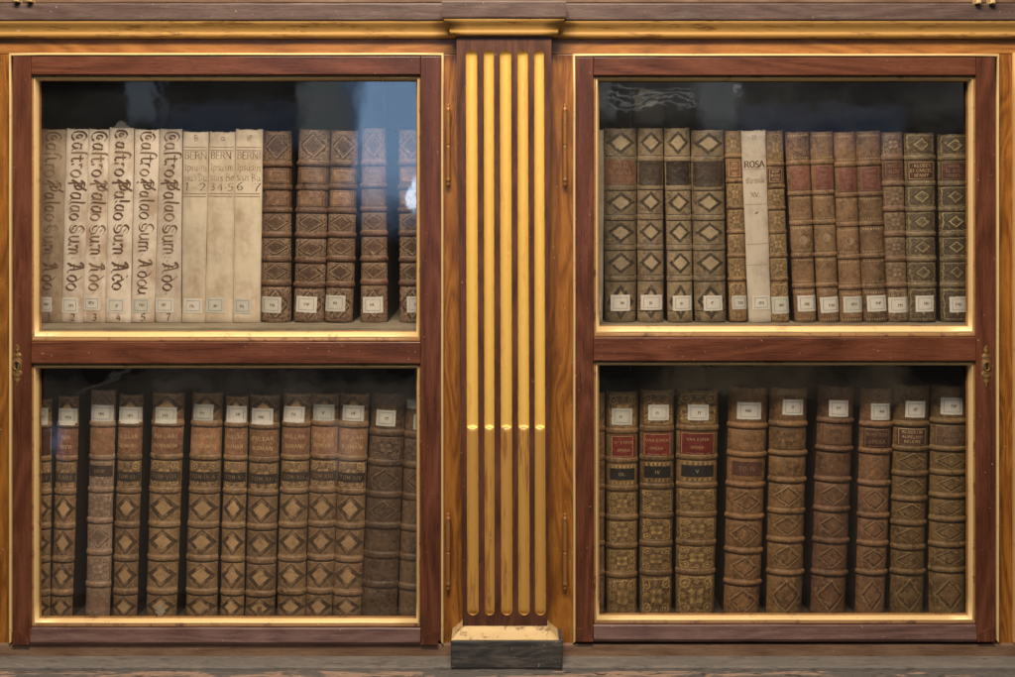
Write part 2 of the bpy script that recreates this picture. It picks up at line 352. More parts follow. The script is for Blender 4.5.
# ---------------------------------------------------------------- mesh builder
class MB:
    def __init__(s): s.v = []; s.f = []; s.m = []; s.uv = []; s.mats = []
    def mi(s, mat):
        if mat not in s.mats: s.mats.append(mat)
        return s.mats.index(mat)
    def face(s, pts, mat, uv=None):
        i = len(s.v); s.v += [tuple(p) for p in pts]
        s.f.append(tuple(range(i, i + len(pts)))); s.m.append(s.mi(mat)); s.uv.append(uv)
    def grid(s, rows, mat, uvs=None, closed=False):
        """rows of points sharing vertices; mat may be a function of the row index"""
        n = len(rows[0]); i0 = len(s.v)
        for r in rows: s.v += [tuple(p) for p in r]
        for a in range(len(rows) - 1):
            mt = mat(a) if callable(mat) else mat
            if mt is None: continue
            k = s.mi(mt)
            for b in range(n if closed else n - 1):
                c = (b + 1) % n
                s.f.append((i0 + a * n + b, i0 + a * n + c, i0 + (a + 1) * n + c, i0 + (a + 1) * n + b)); s.m.append(k)
                s.uv.append(None if uvs is None else uvs(a, b))
    def box(s, x0, x1, y0, y1, z0, z1, mat, bev=0.0):
        if x0 > x1: x0, x1 = x1, x0
        if z0 > z1: z0, z1 = z1, z0
        b = min(bev, (x1 - x0) / 3, (y1 - y0) / 3, (z1 - z0) / 3)
        if b <= 0:
            P = lambda i, j, k: ((x0, x1)[i], (y0, y1)[j], (z0, z1)[k])
            for q in (((0,0,0),(1,0,0),(1,0,1),(0,0,1)), ((1,1,0),(0,1,0),(0,1,1),(1,1,1)), ((0,1,0),(0,0,0),(0,0,1),(0,1,1)),
                      ((1,0,0),(1,1,0),(1,1,1),(1,0,1)), ((0,0,1),(1,0,1),(1,1,1),(0,1,1)), ((0,1,0),(1,1,0),(1,0,0),(0,0,0))):
                s.face([P(*a) for a in q], mat)
            return
        # bevelled front edges (the back stays square), as nested loops seen from the front
        lp = []
        for ins, y in ((0, y1), (0, y0 + b), (b * 0.3, y0 + b * 0.3), (b, y0)):
            lp.append([(x0 + ins, y, z0 + ins), (x1 - ins, y, z0 + ins), (x1 - ins, y, z1 - ins), (x0 + ins, y, z1 - ins)])
        s.grid(lp, mat, closed=True)
        s.face(lp[-1], mat); s.face(lp[0][::-1], mat)
    def build(s, name, parent=None, smooth=False, uv=False, loc=None, fix=True):
        me = bpy.data.meshes.new(name); me.from_pydata(s.v, [], s.f)
        for mt in s.mats: me.materials.append(mt)
        for p, k in zip(me.polygons, s.m): p.material_index = k; p.use_smooth = smooth
        if uv:
            lay = me.uv_layers.new(name='spine')
            for p, q in zip(me.polygons, s.uv):
                if q:
                    for li, c in zip(p.loop_indices, q): lay.data[li].uv = c
        me.update()
        if fix:
            import bmesh
            bm = bmesh.new(); bm.from_mesh(me)
            bmesh.ops.remove_doubles(bm, verts=bm.verts, dist=2e-6)
            bmesh.ops.recalc_face_normals(bm, faces=bm.faces)
            bm.to_mesh(me); bm.free()
        o = bpy.data.objects.new(name, me); COL.objects.link(o)
        if loc: o.location = loc
        if parent: o.parent = parent
        return o
def empty(name, loc=(0, 0, 0), parent=None):
    o = bpy.data.objects.new(name, None); COL.objects.link(o); o.location = loc; o.empty_display_size = 0.05
    if parent: o.parent = parent
    return o
def tag(o, label, cat, group=None):
    o['label'] = label; o['category'] = cat
    if group: o['group'] = group

def wob(x, k=1.0):      # gentle hand-made irregularity
    return k * (math.sin(x * 37.1) * 0.5 + math.sin(x * 91.7 + 1.3) * 0.3 + math.sin(x * 211.0 + 0.7) * 0.2)

# ---------------------------------------------------------------- the bookcase
BZ = pz(700)
case = empty('bookcase', (0, 0, 0))
tag(case, 'old bookcase front of dark mahogany doors, honey walnut and gilt mouldings', 'bookcase')
XL, XR = px(-70), px(1085)

# face frame, in front of which the doors sit
FY = 0.004
def board(name, x0, x1, r0, r1, y0, y1, mat, bev=0.0015, parent=case):
    mb = MB(); mb.box(px(x0, y0), px(x1, y0), y0, y1, pz(r1, y0), pz(r0, y0), mat, bev); return mb.build(name, parent)
mb = MB()
mb.box(XL, px(458, FY), FY, 0.03, pz(54, FY), pz(36, FY), M['walnut_h'], 0.001); mb.build('top_rail', case)
mb = MB(); mb.box(px(549, FY), XR, FY, 0.03, pz(54, FY), pz(36, FY), M['walnut_h'], 0.001)
mb.build('top_rail', case)
for a, b in ((-70, 10.2), (442.5, 470), (540, 573.5), (996.5, 1013.5)):
    board('stile', a, b, 54.3, 644, FY, 0.03, M['walnut_v'], 0.0012)

def rect_sweep(mb, outer, inner, y0, y1, prof, mat, sides='lbrt'):
    """moulding round a rectangle; outer/inner = (x0,x1,z0,z1); prof = (t from outer to inner, dy)"""
    loops = []
    for t, y in prof:
        q = [o + (i - o) * t for o, i in zip(outer, inner)]
        loops.append([(q[0], y, q[2]), (q[1], y, q[2]), (q[1], y, q[3]), (q[0], y, q[3])])
    n = 14
    for k, sd in enumerate('brtl'):
        if sd not in sides: continue
        rows = []
        for lp in loops:
            a, b = Vector(lp[k]), Vector(lp[(k + 1) % 4])
            row = []
            for j in range(n + 1):
                p = a.lerp(b, j / n)
                if 0 < j < n:
                    e = wob(j * 0.37 + k * 2.1 + a.x, 0.00022)
                    if sd in 'bt': p.z += e
                    else: p.x += e
                row.append(p)
            rows.append(row)
        mb.grid(rows, mat)

def door(X0, X1, xi0, xi1, up, low, hinge_px, lock_px, lock_r, gx, tag_):
    """all numbers are photo columns / rows: outer door, bead outer, glass openings"""
    dr = empty('door', (px((X0 + X1) / 2), 0, pz(642)), case)
    ox, oz = dr.location.x, dr.location.z
    fin = []
    yf, yb = -0.006, 0.026
    def bx(name, a, b, r0, r1, mat, y0=yf, bev=0.0014):
        m = MB(); m.box(px(a, y0) - ox, px(b, y0) - ox, y0, yb, pz(r1, y0) - oz, pz(r0, y0) - oz, mat, bev); return m.build(name, dr)
    u0, u1, u2, u3 = up; l0, l1, l2, l3 = low       # bead outer top, glass top, glass bottom, bead outer bottom
    T = 56.0 + tag_; B = 627.5 - tag_ * 1.5
    bx('stile', X0 + 2.5, xi0[0], T, B + 14, M['mahog_v'])
    bx('stile', xi1[0], X1 - 2.5, T, B + 14, M['mahog_v'])
    bx('top_rail', xi0[0] + 0.12, xi1[0] - 0.12, T, u0, M['mahog_h'])
    bx('middle_rail', xi0[0] + 0.12, xi1[0] - 0.12, u3, l0, M['mahog_h'])
    # bottom rail with sloping top and lip
    m = MB()
    a, b = px(xi0[0] + 0.15, yf) - ox, px(xi1[0] - 0.15, yf) - ox
    prof = [(yb, l3), (yf + 0.001, l3), (yf, l3 + 0.8), (yf - 0.0006, l3 + 3), (yf - 0.0014, l3 + 6), (yf - 0.0030, l3 + 9.5), (yf - 0.0044, l3 + 12.3), (yf - 0.0046, l3 + 13.2), (yf - 0.0030, l3 + 14.6), (yf - 0.0022, l3 + 15.8), (yb, l3 + 16)]
    rows = [[(a + (b - a) * j / 20, y, pz(r, 0) - oz + wob(j * .7 + a, .0003)) for j in range(21)] for y, r in prof]
    m.grid(rows, M['rail_worn']); m.build('bottom_rail', dr)
    # quarter-round stops where the bottom rail meets the stiles
    for cx, sg in ((xi0[0] - 0.2, -1), (xi1[0] + 0.2, 1)):
        m = MB()
        c = (px(cx, yf) - ox + sg * 0.030, pz(l3 + 15.5) - oz)
        arc = [(c[0] - sg * 0.030 * math.cos(q), c[1] + 0.022 * math.sin(q)) for q in [i * math.pi / 20 for i in range(11)]]
        for (p, q) in zip(arc, arc[1:]):
            m.face([(p[0], yf - 0.0045, p[1]), (q[0], yf - 0.0045, q[1]), (c[0], yf - 0.0045, c[1])], M['mahog_v'])
            m.face([(p[0], yf - 0.0045, p[1]), (q[0], yf - 0.0045, q[1]), (q[0], yf + .001, q[1]), (p[0], yf + .001, p[1])], M['mahog_v'])
        m.build('corner_stop', dr)
    # gilt edge strip round the top and the two sides
    m = MB()
    outer = (px(X0) - ox, px(X1) - ox, pz(B + 16) - oz, pz(T - 3.0) - oz)
    inner = (px(X0 + 2.6) - ox, px(X1 - 2.6) - ox, pz(B + 13) - oz, pz(T + 0.1) - oz)
    rect_sweep(m, outer, inner, 0, 0, [(0, FY), (0, -0.005), (0.3, -0.0085), (0.7, -0.0085), (1, -0.0062), (1, 0)], M['gilt'], 'lrt')
    m.build('gilt_edge', dr, True)
    # glazing beads and panes
    for (r0, r1, r2, r3) in (up, low):
        yg = 0.014
        m = MB()
        outer = (px(xi0[0]) - ox, px(xi1[0]) - ox, pz(r3) - oz, pz(r0) - oz)
        inner = (px(xi0[1], yg) - ox, px(xi1[1], yg) - ox, pz(r2, yg) - oz, pz(r1, yg) - oz)
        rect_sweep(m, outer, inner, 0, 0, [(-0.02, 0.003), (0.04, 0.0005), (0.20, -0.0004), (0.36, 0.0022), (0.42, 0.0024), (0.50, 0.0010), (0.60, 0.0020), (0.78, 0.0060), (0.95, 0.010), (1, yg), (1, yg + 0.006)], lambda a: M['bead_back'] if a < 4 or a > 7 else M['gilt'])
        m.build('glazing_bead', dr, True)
        m = MB()
        m.box(inner[0] - 0.004, inner[1] + 0.004, yg + 0.0065, yg + 0.009, inner[2] - 0.004, inner[3] + 0.004, M['glass'])
        m.build('glass_pane', dr)
    # keyhole plate: openwork brass cartouche
    cx, cz = px(lock_px, yf) - ox, pz(lock_r) - oz
    prof = [(-20, .6), (-18.5, 1.6), (-17, 2.5), (-15, 2.9), (-13.5, 2.3), (-12.5, 2.0), (-11, 3.4), (-9.5, 4.7), (-8, 4.6), (-6.5, 3.6), (-5.5, 3.9), (-3.5, 4.7), (0, 4.9),
            (3, 4.6), (5, 4.0), (6, 3.6), (7, 4.6), (8.5, 5.4), (10.5, 4.9), (12, 3.2), (13, 2.7), (14.5, 3.3), (16, 2.9), (18, 1.9), (20, 1.0), (21.5, .3)]
    m = MB(); rows = []
    for r, w in prof:
        z = cz - r * S; row = []
        for j in range(9):
            tt = -1 + j / 4
            relief = 0.0026 * math.sqrt(max(0, 1 - tt * tt)) + 0.0009 * math.sin(r * 1.25) * (1 - abs(tt)) + 0.0005 * math.cos(tt * 9) * (1 - tt * tt)
            row.append((cx + tt * w * S, yf + 0.0002 - relief, z))
        rows.append(row)
    m.grid(rows, M['brass'])
    kh = [(cx + 1.35 * S * math.cos(i * math.pi / 7), yf - 0.0034, cz + 1.4 * S + 1.5 * S * math.sin(i * math.pi / 7)) for i in range(-2, 10)]
    kh += [(cx - 1.3 * S, yf - 0.0034, cz - 3.6 * S), (cx + 1.3 * S, yf - 0.0034, cz - 3.6 * S)]
    m.face(kh, M['hole'])
    # raised collar round the keyhole
    ring = []
    for i in range(17):
        q = i * 2 * math.pi / 16
        c = Vector((cx + 3.3 * S * math.cos(q), yf - 0.0030, cz - 0.6 * S + 4.3 * S * math.sin(q)))
        d = Vector((math.cos(q), 0, math.sin(q)))
        ring.append([c + (d * math.cos(p) + Vector((0, -1, 0)) * math.sin(p)) * 0.0012 for p in [k * math.pi / 3 for k in range(6)]])
    m.grid(ring, M['brass'], closed=True)
    m.build('keyhole_plate', dr, True)
    # two pin hinges with turned finials
    for r0, r1 in ((104, 187), (512, 590)):
        m = MB(); rows = []
        L = r1 - r0
        pr = [(0, .2), (.5, 1.1), (2, 1.5), (3.5, .9), (4.5, 2.0), (6.5, 2.4), (8, 1.9), (9, 1.95), (10, 2.0), (L * .35, 2.05), (L * .48, 2.0), (L * .487, 2.0), (L * .493, 1.5), (L * .505, 1.5), (L * .511, 2.0), (L * .52, 2.0), (L * .7, 2.05), (L - 11, 2.0), (L - 10, 1.95), (L - 9, 1.9), (L - 7.5, 2.4), (L - 6, 2.4), (L - 5, 1.0), (L - 3.5, 1.7), (L - 1.5, 1.3), (L, .2)]
        for dr_, w in pr:
            rows.append([(px(hinge_px) - ox + w * S * 1.12 * math.cos(k * math.pi / 5), -0.0055 + w * S * math.sin(k * math.pi / 5), pz(r0 + dr_) - oz) for k in range(10)])
        m.grid(rows, M['hinge'], closed=True)
        s_ = -1 if hinge_px < 500 else 1
        m.build('hinge', dr, True)
    return dr
# outer cols, (bead outer, glass) left, right, (bead top, glass top, glass bottom, bead bottom) x2
door(10.2, 443.8, (30.8, 40.2), (420.6, 416.3), (74.6, 81, 331, 342), (363.6, 368.2, 617, 627), 448.4, 17.3, 364, 0, 0.2)
door(572.8, 998.0, (593.4, 599.3), (976.2, 967.0), (75.2, 81.5, 325.5, 337.5), (361, 365.2, 614, 624), 564.8, 986.2, 365, 0, 1.0)
# the next door to the right, of which only its edge shows
nd = empty('door', (px(1050), 0, pz(642)), case)
m = MB()
rect_sweep(m, (px(1013.3) - nd.location.x, px(1200) - nd.location.x, pz(642) - nd.location.z, pz(53) - nd.location.z),
           (px(1017) - nd.location.x, px(1196) - nd.location.x, pz(640) - nd.location.z, pz(56) - nd.location.z), 0, 0,
           [(0, FY), (0, -0.005), (0.3, -0.0085), (0.7, -0.0085), (1, -0.006), (1, 0)], M['gilt_pale'], 'lt')
m.build('gilt_edge', nd, True)
m = MB(); m.box(px(1017) - nd.location.x, px(1040) - nd.location.x, -0.006, 0.026, 0, pz(56) - nd.location.z, M['mahog_v'], 0.001); m.build('stile', nd)

# mouldings that break forward round the pilaster
PA, PB, PF = px(456.5), px(551.5), 0.030
def plan(o, a=PA, b=PB, p=PF, xl=XL, xr=XR):
    pts = [(xl, -o), (a - o, -o), (a - o, -p - o), (b + o, -p - o), (b + o, -o), (xr, -o)]
    out = []
    for (x0, y0), (x1, y1) in zip(pts, pts[1:]):
        n = max(1, int(abs(x1 - x0) / 0.03) + int(abs(y1 - y0) / 0.02))
        out.append([(x0 + (x1 - x0) * j / n, y0 + (y1 - y0) * j / n) for j in range(n + 1)])
    return out
def run(mb, prof, mat, **kw):
    """prof = list of (offset, z)"""
    for seg in range(5):
        rows = []
        for o, z in prof:
            line = plan(o, **kw)[seg]
            rows.append([(x, y, z + wob(x * 1.7 + z * 3, 0.00035)) for x, y in line])
        ns = {len(r) for r in rows}
        if len(ns) > 1:        # resample to the longest row
            n = max(ns); nr = []
            for r in rows:
                a, b = r[0], r[-1]
                nr.append([tuple(a[k] + (b[k] - a[k]) * j / (n - 1) for k in range(3)) for j in range(n)])
            rows = nr
        mb.grid(rows, mat)
def zz(r, o): return pz(r, -o)
m = MB()
run(m, [(0.010, zz(20.3, .03)), (0.0218, zz(20.0, .022)), (0.0225, zz(18.8, .0225)), (0.0225, zz(4.6, .0225)), (0.0215, zz(3.2, .0225)), (0.0, zz(1.5, .026))], M['cornice'])
cor = m.build('cornice', case)
m = MB()
cy = [(0.0190, 20.5), (0.0198, 21.2), (0.0192, 22.6), (0.0172, 24.6), (0.0146, 26.6), (0.0122, 28.8), (0.0104, 31.2), (0.0096, 32.8), (0.0100, 33.2), (0.0092, 35.4), (0.0074, 37.2), (0.005, 38.0), (0.001, 38.4)]
run(m, [(o, zz(r, o)) for o, r in cy], M['gilt_top'])
m.build('gilt_moulding', cor, True)
# rail above the cornice and the feet of the ornaments standing on it
m = MB(); m.box(XL, XR, -0.012, 0.03, zz(2.2, .02), zz(-14, .02), M['base_brown'], 0.002); m.build('upper_rail', case)
for c in (16.5, 29.5, 978.5, 992.5):
    m = MB(); m.box(px(c - 2.6, -.03), px(c + 2.6, -.03), -0.034, -0.014, zz(3.4 if c > 500 else 1.6, .034), zz(-10, .034), M['gilt'], 0.0025); m.build('gilt_foot', case)

# pilaster
pil = empty('pilaster', (px(505), -PF, pz(627)), case)
po = pil.location
YP = -PF
TL, TR, BL, BR = 456.5, 551.5, 462.6, 547.2
r0, r1 = 34.0, 628.5
FL = []      # flutes: x top, x bottom, half width top/bottom
for xt, xb, wt, wb in ((471.4, 472.9, 5.7, 5.7), (488.8, 489.6, 5.1, 4.9), (505.5, 506.8, 5.7, 5.6), (522.7, 524.1, 5.2, 5.7), (539.1, 540.4, 4.9, 5.4)):
    FL.append((xt, xb, wt, wb))
FT, FB = 50.0, 615.2
def flute_row(f, r):
    k = (r - FT) / (FB - FT); xt, xb, wt, wb = f
    c = xt + (xb - xt) * k; w = wt + (wb - wt) * k
    w *= 1 + 0.012 * wob(r * 0.013 + xt, 1.0)
    c += 0.10 * wob(r * 0.009 + xt * 2, 1.0)
    e = min(r - FT, FB - r)
    if e < w: w *= math.sqrt(max(0, 1 - ((w - e) / w) ** 2))
    return c, w
rowsR = [FT + x for x in (0, .15, .6, 1.4, 2.6, 4.0, 5.6)] + [FT + 5.6 + (FB - FT - 11.2) * i / 150 for i in range(1, 150)] + [FB - x for x in (5.6, 4.0, 2.6, 1.4, .6, .15, 0)]
extra = [426.5 + i * 0.9 for i in range(11)]
rowsR = sorted(set(round(x, 3) for x in rowsR + extra))
import bmesh
bm = bmesh.new()
def loop_edges(pts):
    vs = [bm.verts.new(p) for p in pts]
    for a, b in zip(vs, vs[1:] + vs[:1]): bm.edges.new((a, b))
def W(c, r, y=YP): return (px(c, y) - po.x, y - po.y, pz(r, y) - po.z)
loop_edges([W(TL, r0), W(TR, r0), W(BR, r1), W(BL, r1)])
for f in FL:
    lft, rgt = [], []
    for r in rowsR:
        c, w = flute_row(f, r)
        lft.append(W(c - w, r)); rgt.append(W(c + w, r))
    loop_edges(lft[1:] + [lft[-1]] * 0 + rgt[1:-1][::-1] + [])
bmesh.ops.triangle_fill(bm, use_beauty=True, use_dissolve=False, edges=bm.edges[:])
# returns at the two sides
vsl = [bm.verts.new(p) for p in (W(TL, r0), W(BL, r1), (W(BL, r1)[0], PF + FY, W(BL, r1)[2]), (W(TL, r0)[0], PF + FY, W(TL, r0)[2]))]; bm.faces.new(vsl)
vsr = [bm.verts.new(p) for p in (W(BR, r1), W(TR, r0), (W(TR, r0)[0], PF + FY, W(TR, r0)[2]), (W(BR, r1)[0], PF + FY, W(BR, r1)[2]))]; bm.faces.new(vsr)
bmesh.ops.recalc_face_normals(bm, faces=bm.faces)
me = bpy.data.meshes.new('shaft'); bm.to_mesh(me); bm.free(); me.materials.append(M['fillet'])
o = bpy.data.objects.new('shaft', me); COL.objects.link(o); o.parent = pil
CT = 430.0           # cables fill the flutes from here down
for f in FL:
    m = MB(); rows = []
    for r in rowsR:
        c, w = flute_row(f, r); row = []
        cable = r > CT - 3.5
        for j in range(13):
            tt = -math.cos(j * math.pi / 12)
            arc = math.sqrt(max(0, 1 - tt * tt))
            endk = min(1.0, (min(r - FT, FB - r) + .5) / 5.0)
            y = 0.0064 * arc * endk
            if cable:
                g = min(1.0, max(0.0, (r - (CT - 3.5)) / 5.5)); g = math.sqrt(1 - (1 - g) ** 2)
                y = 0.0064 * arc * (1 - g) + g * (0.0042 - 0.0052 * arc * endk)
                if abs(tt) > .97: y = 0.0036 * g
            if w < 1e-6: y = 0
            p = W(c + tt * w, r); row.append((p[0], y if abs(tt) < .999 else (0.0 if not cable else 0.0), p[2]))
        rows.append(row)
    m.grid(rows, lambda a: M['gilt_cable'] if rowsR[a] > CT - 3.0 else M['gilt_flute'])
    m.build('flute', pil, True)
# gilt base moulding and black pedestal block
m = MB()
run_kw = dict(a=px(463.5, -PF), b=px(546.5, -PF), p=PF, xl=px(463.5, -PF), xr=px(546.5, -PF))
prof = [(0.001, zz(626.2, .032)), (0.004, zz(627.5, .034)), (0.006, zz(630, .036)), (0.0100, zz(633, .041)), (0.0145, zz(636.5, .046)), (0.0190, zz(639.2, .049)), (0.0204, zz(640.3, .0505)), (0.012, zz(641.2, .045))]
pa, pb = run_kw['a'], run_kw['b']
for seg in range(3):
    rows = []
    for o_, z_ in prof:
        q4 = [(pa - o_, FY), (pa - o_, -PF - o_), (pb + o_, -PF - o_), (pb + o_, FY)]
        u_, v_ = q4[seg], q4[seg + 1]
        rows.append([(u_[0] + (v_[0] - u_[0]) * j / 16, u_[1] + (v_[1] - u_[1]) * j / 16, z_ + wob(j * .9 + seg, .0003)) for j in range(17)])
    m.grid(rows, M['gilt_base'])
g = m.build('gilt_base', case, True)
m = MB(); m.box(px(450.9, -.052), px(562.6, -.052), -0.0525, 0.01, zz(669.5, .054), zz(640.9, .054), M['block'], 0.003)
m.build('pedestal_block', case)

# base and ledge
m = MB()
m.box(XL, px(452), -0.004, 0.03, pz(658), pz(643.4), M['base_brown'], 0.002); m.build('base_moulding', case)
m = MB(); m.box(px(561), XR, -0.004, 0.03, pz(658), pz(643.4), M['base_brown'], 0.002)
m.build('base_moulding', case)
def slab(mb, y0, y1, ztop, th, mat, seed):
    n = 90; q = random.Random(seed)
    rows = []
    prof = [(y1, ztop), (y0 + 0.006, ztop), (y0 + 0.002, ztop - 0.0008), (y0, ztop - 0.003), (y0, ztop - th)]
    jit = [q.uniform(-1, 1) for _ in range(n + 1)]
    for k, (y, z) in enumerate(prof):
        rows.append([(XL + (XR - XL) * i / n, y + (0 if k == 0 else jit[i] * 0.0016), z + (0 if k == 0 else jit[(i * 7) % n] * 0.0004)) for i in range(n + 1)])
    mb.grid(rows, mat)
m = MB(); slab(m, -0.050, 0.03, pz(655.2), 0.012, M['ledge'], 3); m.build('plinth_board', case)
m = MB(); slab(m, -0.23, 0.03, pz(655.2) - 0.0085, 0.05, M['ledge_worn'], 5); m.build('plinth', case)

# inside of the two cupboards
YU, YL = 0.085, 0.060         # depth of the book spines, upper / lower shelf
SH = {'L': (323.0, 619.5), 'R': (322.8, 617.0)}
for key, (a, b) in (('L', (18, 446)), ('R', (570, 992))):
    ru, rl = SH[key]
    zu, zl = pz(ru, YU), pz(rl, YL)
    m = MB(); m.box(px(a), px(b), 0.0265, 0.42, zu - 0.026, zu, M['shelf'], 0.002); m.build('shelf', case)
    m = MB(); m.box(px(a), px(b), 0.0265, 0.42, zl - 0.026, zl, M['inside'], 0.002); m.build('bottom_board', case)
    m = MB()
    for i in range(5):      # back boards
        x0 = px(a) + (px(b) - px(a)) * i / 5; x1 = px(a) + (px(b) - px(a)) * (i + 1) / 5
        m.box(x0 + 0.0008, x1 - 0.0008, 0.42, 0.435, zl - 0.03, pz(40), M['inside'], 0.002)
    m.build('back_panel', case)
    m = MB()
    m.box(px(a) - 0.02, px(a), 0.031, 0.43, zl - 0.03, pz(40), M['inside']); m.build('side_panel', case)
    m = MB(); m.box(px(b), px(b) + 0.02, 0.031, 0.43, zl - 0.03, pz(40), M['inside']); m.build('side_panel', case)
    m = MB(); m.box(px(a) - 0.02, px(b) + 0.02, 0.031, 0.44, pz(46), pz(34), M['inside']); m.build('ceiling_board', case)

# ---------------------------------------------------------------- lettering drawn with a nib
def smooth(pts, n=4):
    if len(pts) < 3: return pts
    out = []
    P = [pts[0]] + list(pts) + [pts[-1]]
    for i in range(1, len(P) - 2):
        p0, p1, p2, p3 = P[i - 1:i + 3]
        for k in range(n):
            t = k / n
            out.append(tuple(0.5 * ((2 * p1[d]) + (p2[d] - p0[d]) * t + (2 * p0[d] - 5 * p1[d] + 4 * p2[d] - p3[d]) * t * t + (3 * p1[d] - p0[d] - 3 * p2[d] + p3[d]) * t ** 3) for d in (0, 1)))
    out.append(pts[-1]); return out
G = {   # round gothic hand, x-height 1: advance, strokes
 'C': (1.45, [[(1.2,1.25),(.75,1.5),(.25,1.25),(.1,.7),(.3,.15),(.8,0),(1.2,.25)], [(.95,.95),(.7,1.1),(.5,.85),(.6,.55),(.85,.55),(.95,.8)]]),
 'a': (1.0, [[(.72,.85),(.35,.98),(.12,.65),(.15,.2),(.4,.05),(.72,.35)], [(.74,1.0),(.74,.2),(.98,.02)]]),
 'f': (.72, [[(.30,-.05),(.30,.9),(.38,1.45),(.7,1.68),(.98,1.5)]]),
 't': (.78, [[(.28,1.25),(.28,.25),(.45,.02),(.72,.15)], [(-.15,.95),(.68,.97)]]),
 'r': (.8, [[(.2,1.0),(.2,0)], [(.22,.75),(.45,1.0),(.75,.9)]]),
 'o': (1.0, [[(.5,1.0),(.15,.75),(.12,.3),(.48,0),(.85,.25),(.86,.7),(.5,1.0)]]),
 'P': (1.5, [[(.45,1.35),(.4,.6),(.45,-.25)], [(.05,1.15),(.4,1.5),(.9,1.45),(1.2,1.1),(1.1,.65),(.6,.45)], [(0,.2),(.35,.75),(.8,1.0),(1.3,1.75)], [(.7,1.3),(.75,.5)], [(.05,.45),(.3,.3)]]),
 'l': (.62, [[(.25,1.55),(.25,.25),(.5,.02)]]),
 'S': (1.4, [[(1.15,1.3),(.65,1.5),(.2,1.2),(.45,.8),(1.0,.6),(1.1,.2),(.6,-.02),(.1,.2)], [(.2,.75),(.35,.35),(.75,.3)], [(.6,1.25),(.95,1.0)]]),
 'u': (1.05, [[(.15,1.0),(.15,.25),(.4,.02),(.76,.3)], [(.78,1.0),(.78,.2),(1.0,.02)]]),
 'm': (1.5, [[(.15,1.0),(.15,0)], [(.15,.8),(.45,1.0),(.68,.8),(.68,0)], [(.68,.8),(.98,1.0),(1.2,.8),(1.2,.15),(1.4,0)]]),
 'n': (1.05, [[(.15,1.0),(.15,0)], [(.15,.8),(.5,1.0),(.78,.8),(.78,.15),(1,0)]]),
 'I': (.6, [[(.1,1.35),(.5,1.35)], [(.3,1.35),(.3,.02)], [(.08,.0),(.52,.0)]]),
 'i': (.5, [[(.2,1.0),(.2,.15),(.4,0)]]),
 's': (.8, [[(.65,.9),(.3,1.0),(.15,.72),(.6,.4),(.5,.05),(.1,.1)]]),
 'p': (1.0, [[(.18,1.0),(.18,-.5)], [(.2,.8),(.55,1.0),(.85,.6),(.6,.05),(.2,.15)]]),
 'c': (.8, [[(.7,.85),(.35,1.0),(.12,.5),(.35,.02),(.7,.18)]]),
 'e': (.8, [[(.15,.5),(.7,.6),(.5,1.0),(.15,.7),(.2,.15),(.7,.15)]]),
 'D': (1.3, [[(.15,1.5),(.7,1.35),(1.1,.8),(.9,.2),(.4,0),(.15,.05)], [(.35,1.4),(.35,.05)]]),
 'B': (1.2, [[(.25,1.5),(.25,0)], [(.1,1.45),(.8,1.4),(.8,.9),(.3,.8)], [(.3,.8),(1,.6),(.9,.1),(.15,0)]]),
 'd': (1.05, [[(.2,1.55),(.6,1.15),(.88,.6),(.7,.1),(.4,0),(.12,.35),(.25,.85),(.7,.95)]]),
 'A': (1.45, [[(.05,0),(.35,.5),(.6,1.55)], [(.6,1.55),(.8,.7),(.85,.15),(1.15,0)], [(.2,.6),(.8,.6)], [(.0,1.2),(.3,1.45),(.6,1.5)], [(.3,1.3),(.4,.2)]]),
 '.': (.5, [[(.15,.5),(.32,.42)]]), ':': (.5, [[(.15,.7),(.3,.62)], [(.15,.2),(.3,.12)]]), '-': (.6, [[(.1,.5),(.5,.5)]]), ' ': (.34, []),
 '1': (.6, [[(.1,1.1),(.3,1.3),(.3,0)]]), '2': (.95, [[(.1,1.0),(.4,1.3),(.75,1.0),(.5,.5),(.1,0)], [(.1,.05),(.85,.05)]]),
 '3': (.9, [[(.1,1.2),(.5,1.3),(.7,1.0),(.35,.7)], [(.35,.7),(.75,.5),(.6,.05),(.1,.1)]]), '4': (.95, [[(.6,1.3),(.1,.45),(.85,.45)], [(.6,.9),(.6,0)]]),
 '5': (.9, [[(.75,1.3),(.2,1.25),(.2,.75),(.6,.75),(.75,.35),(.4,0),(.1,.1)]]), '6': (.9, [[(.7,1.3),(.25,.9),(.1,.4),(.4,0),(.75,.3),(.5,.65),(.15,.45)]]),
 '7': (.9, [[(.1,1.2),(.8,1.25)], [(.8,1.25),(.45,.6),(.35,0)]]),
}
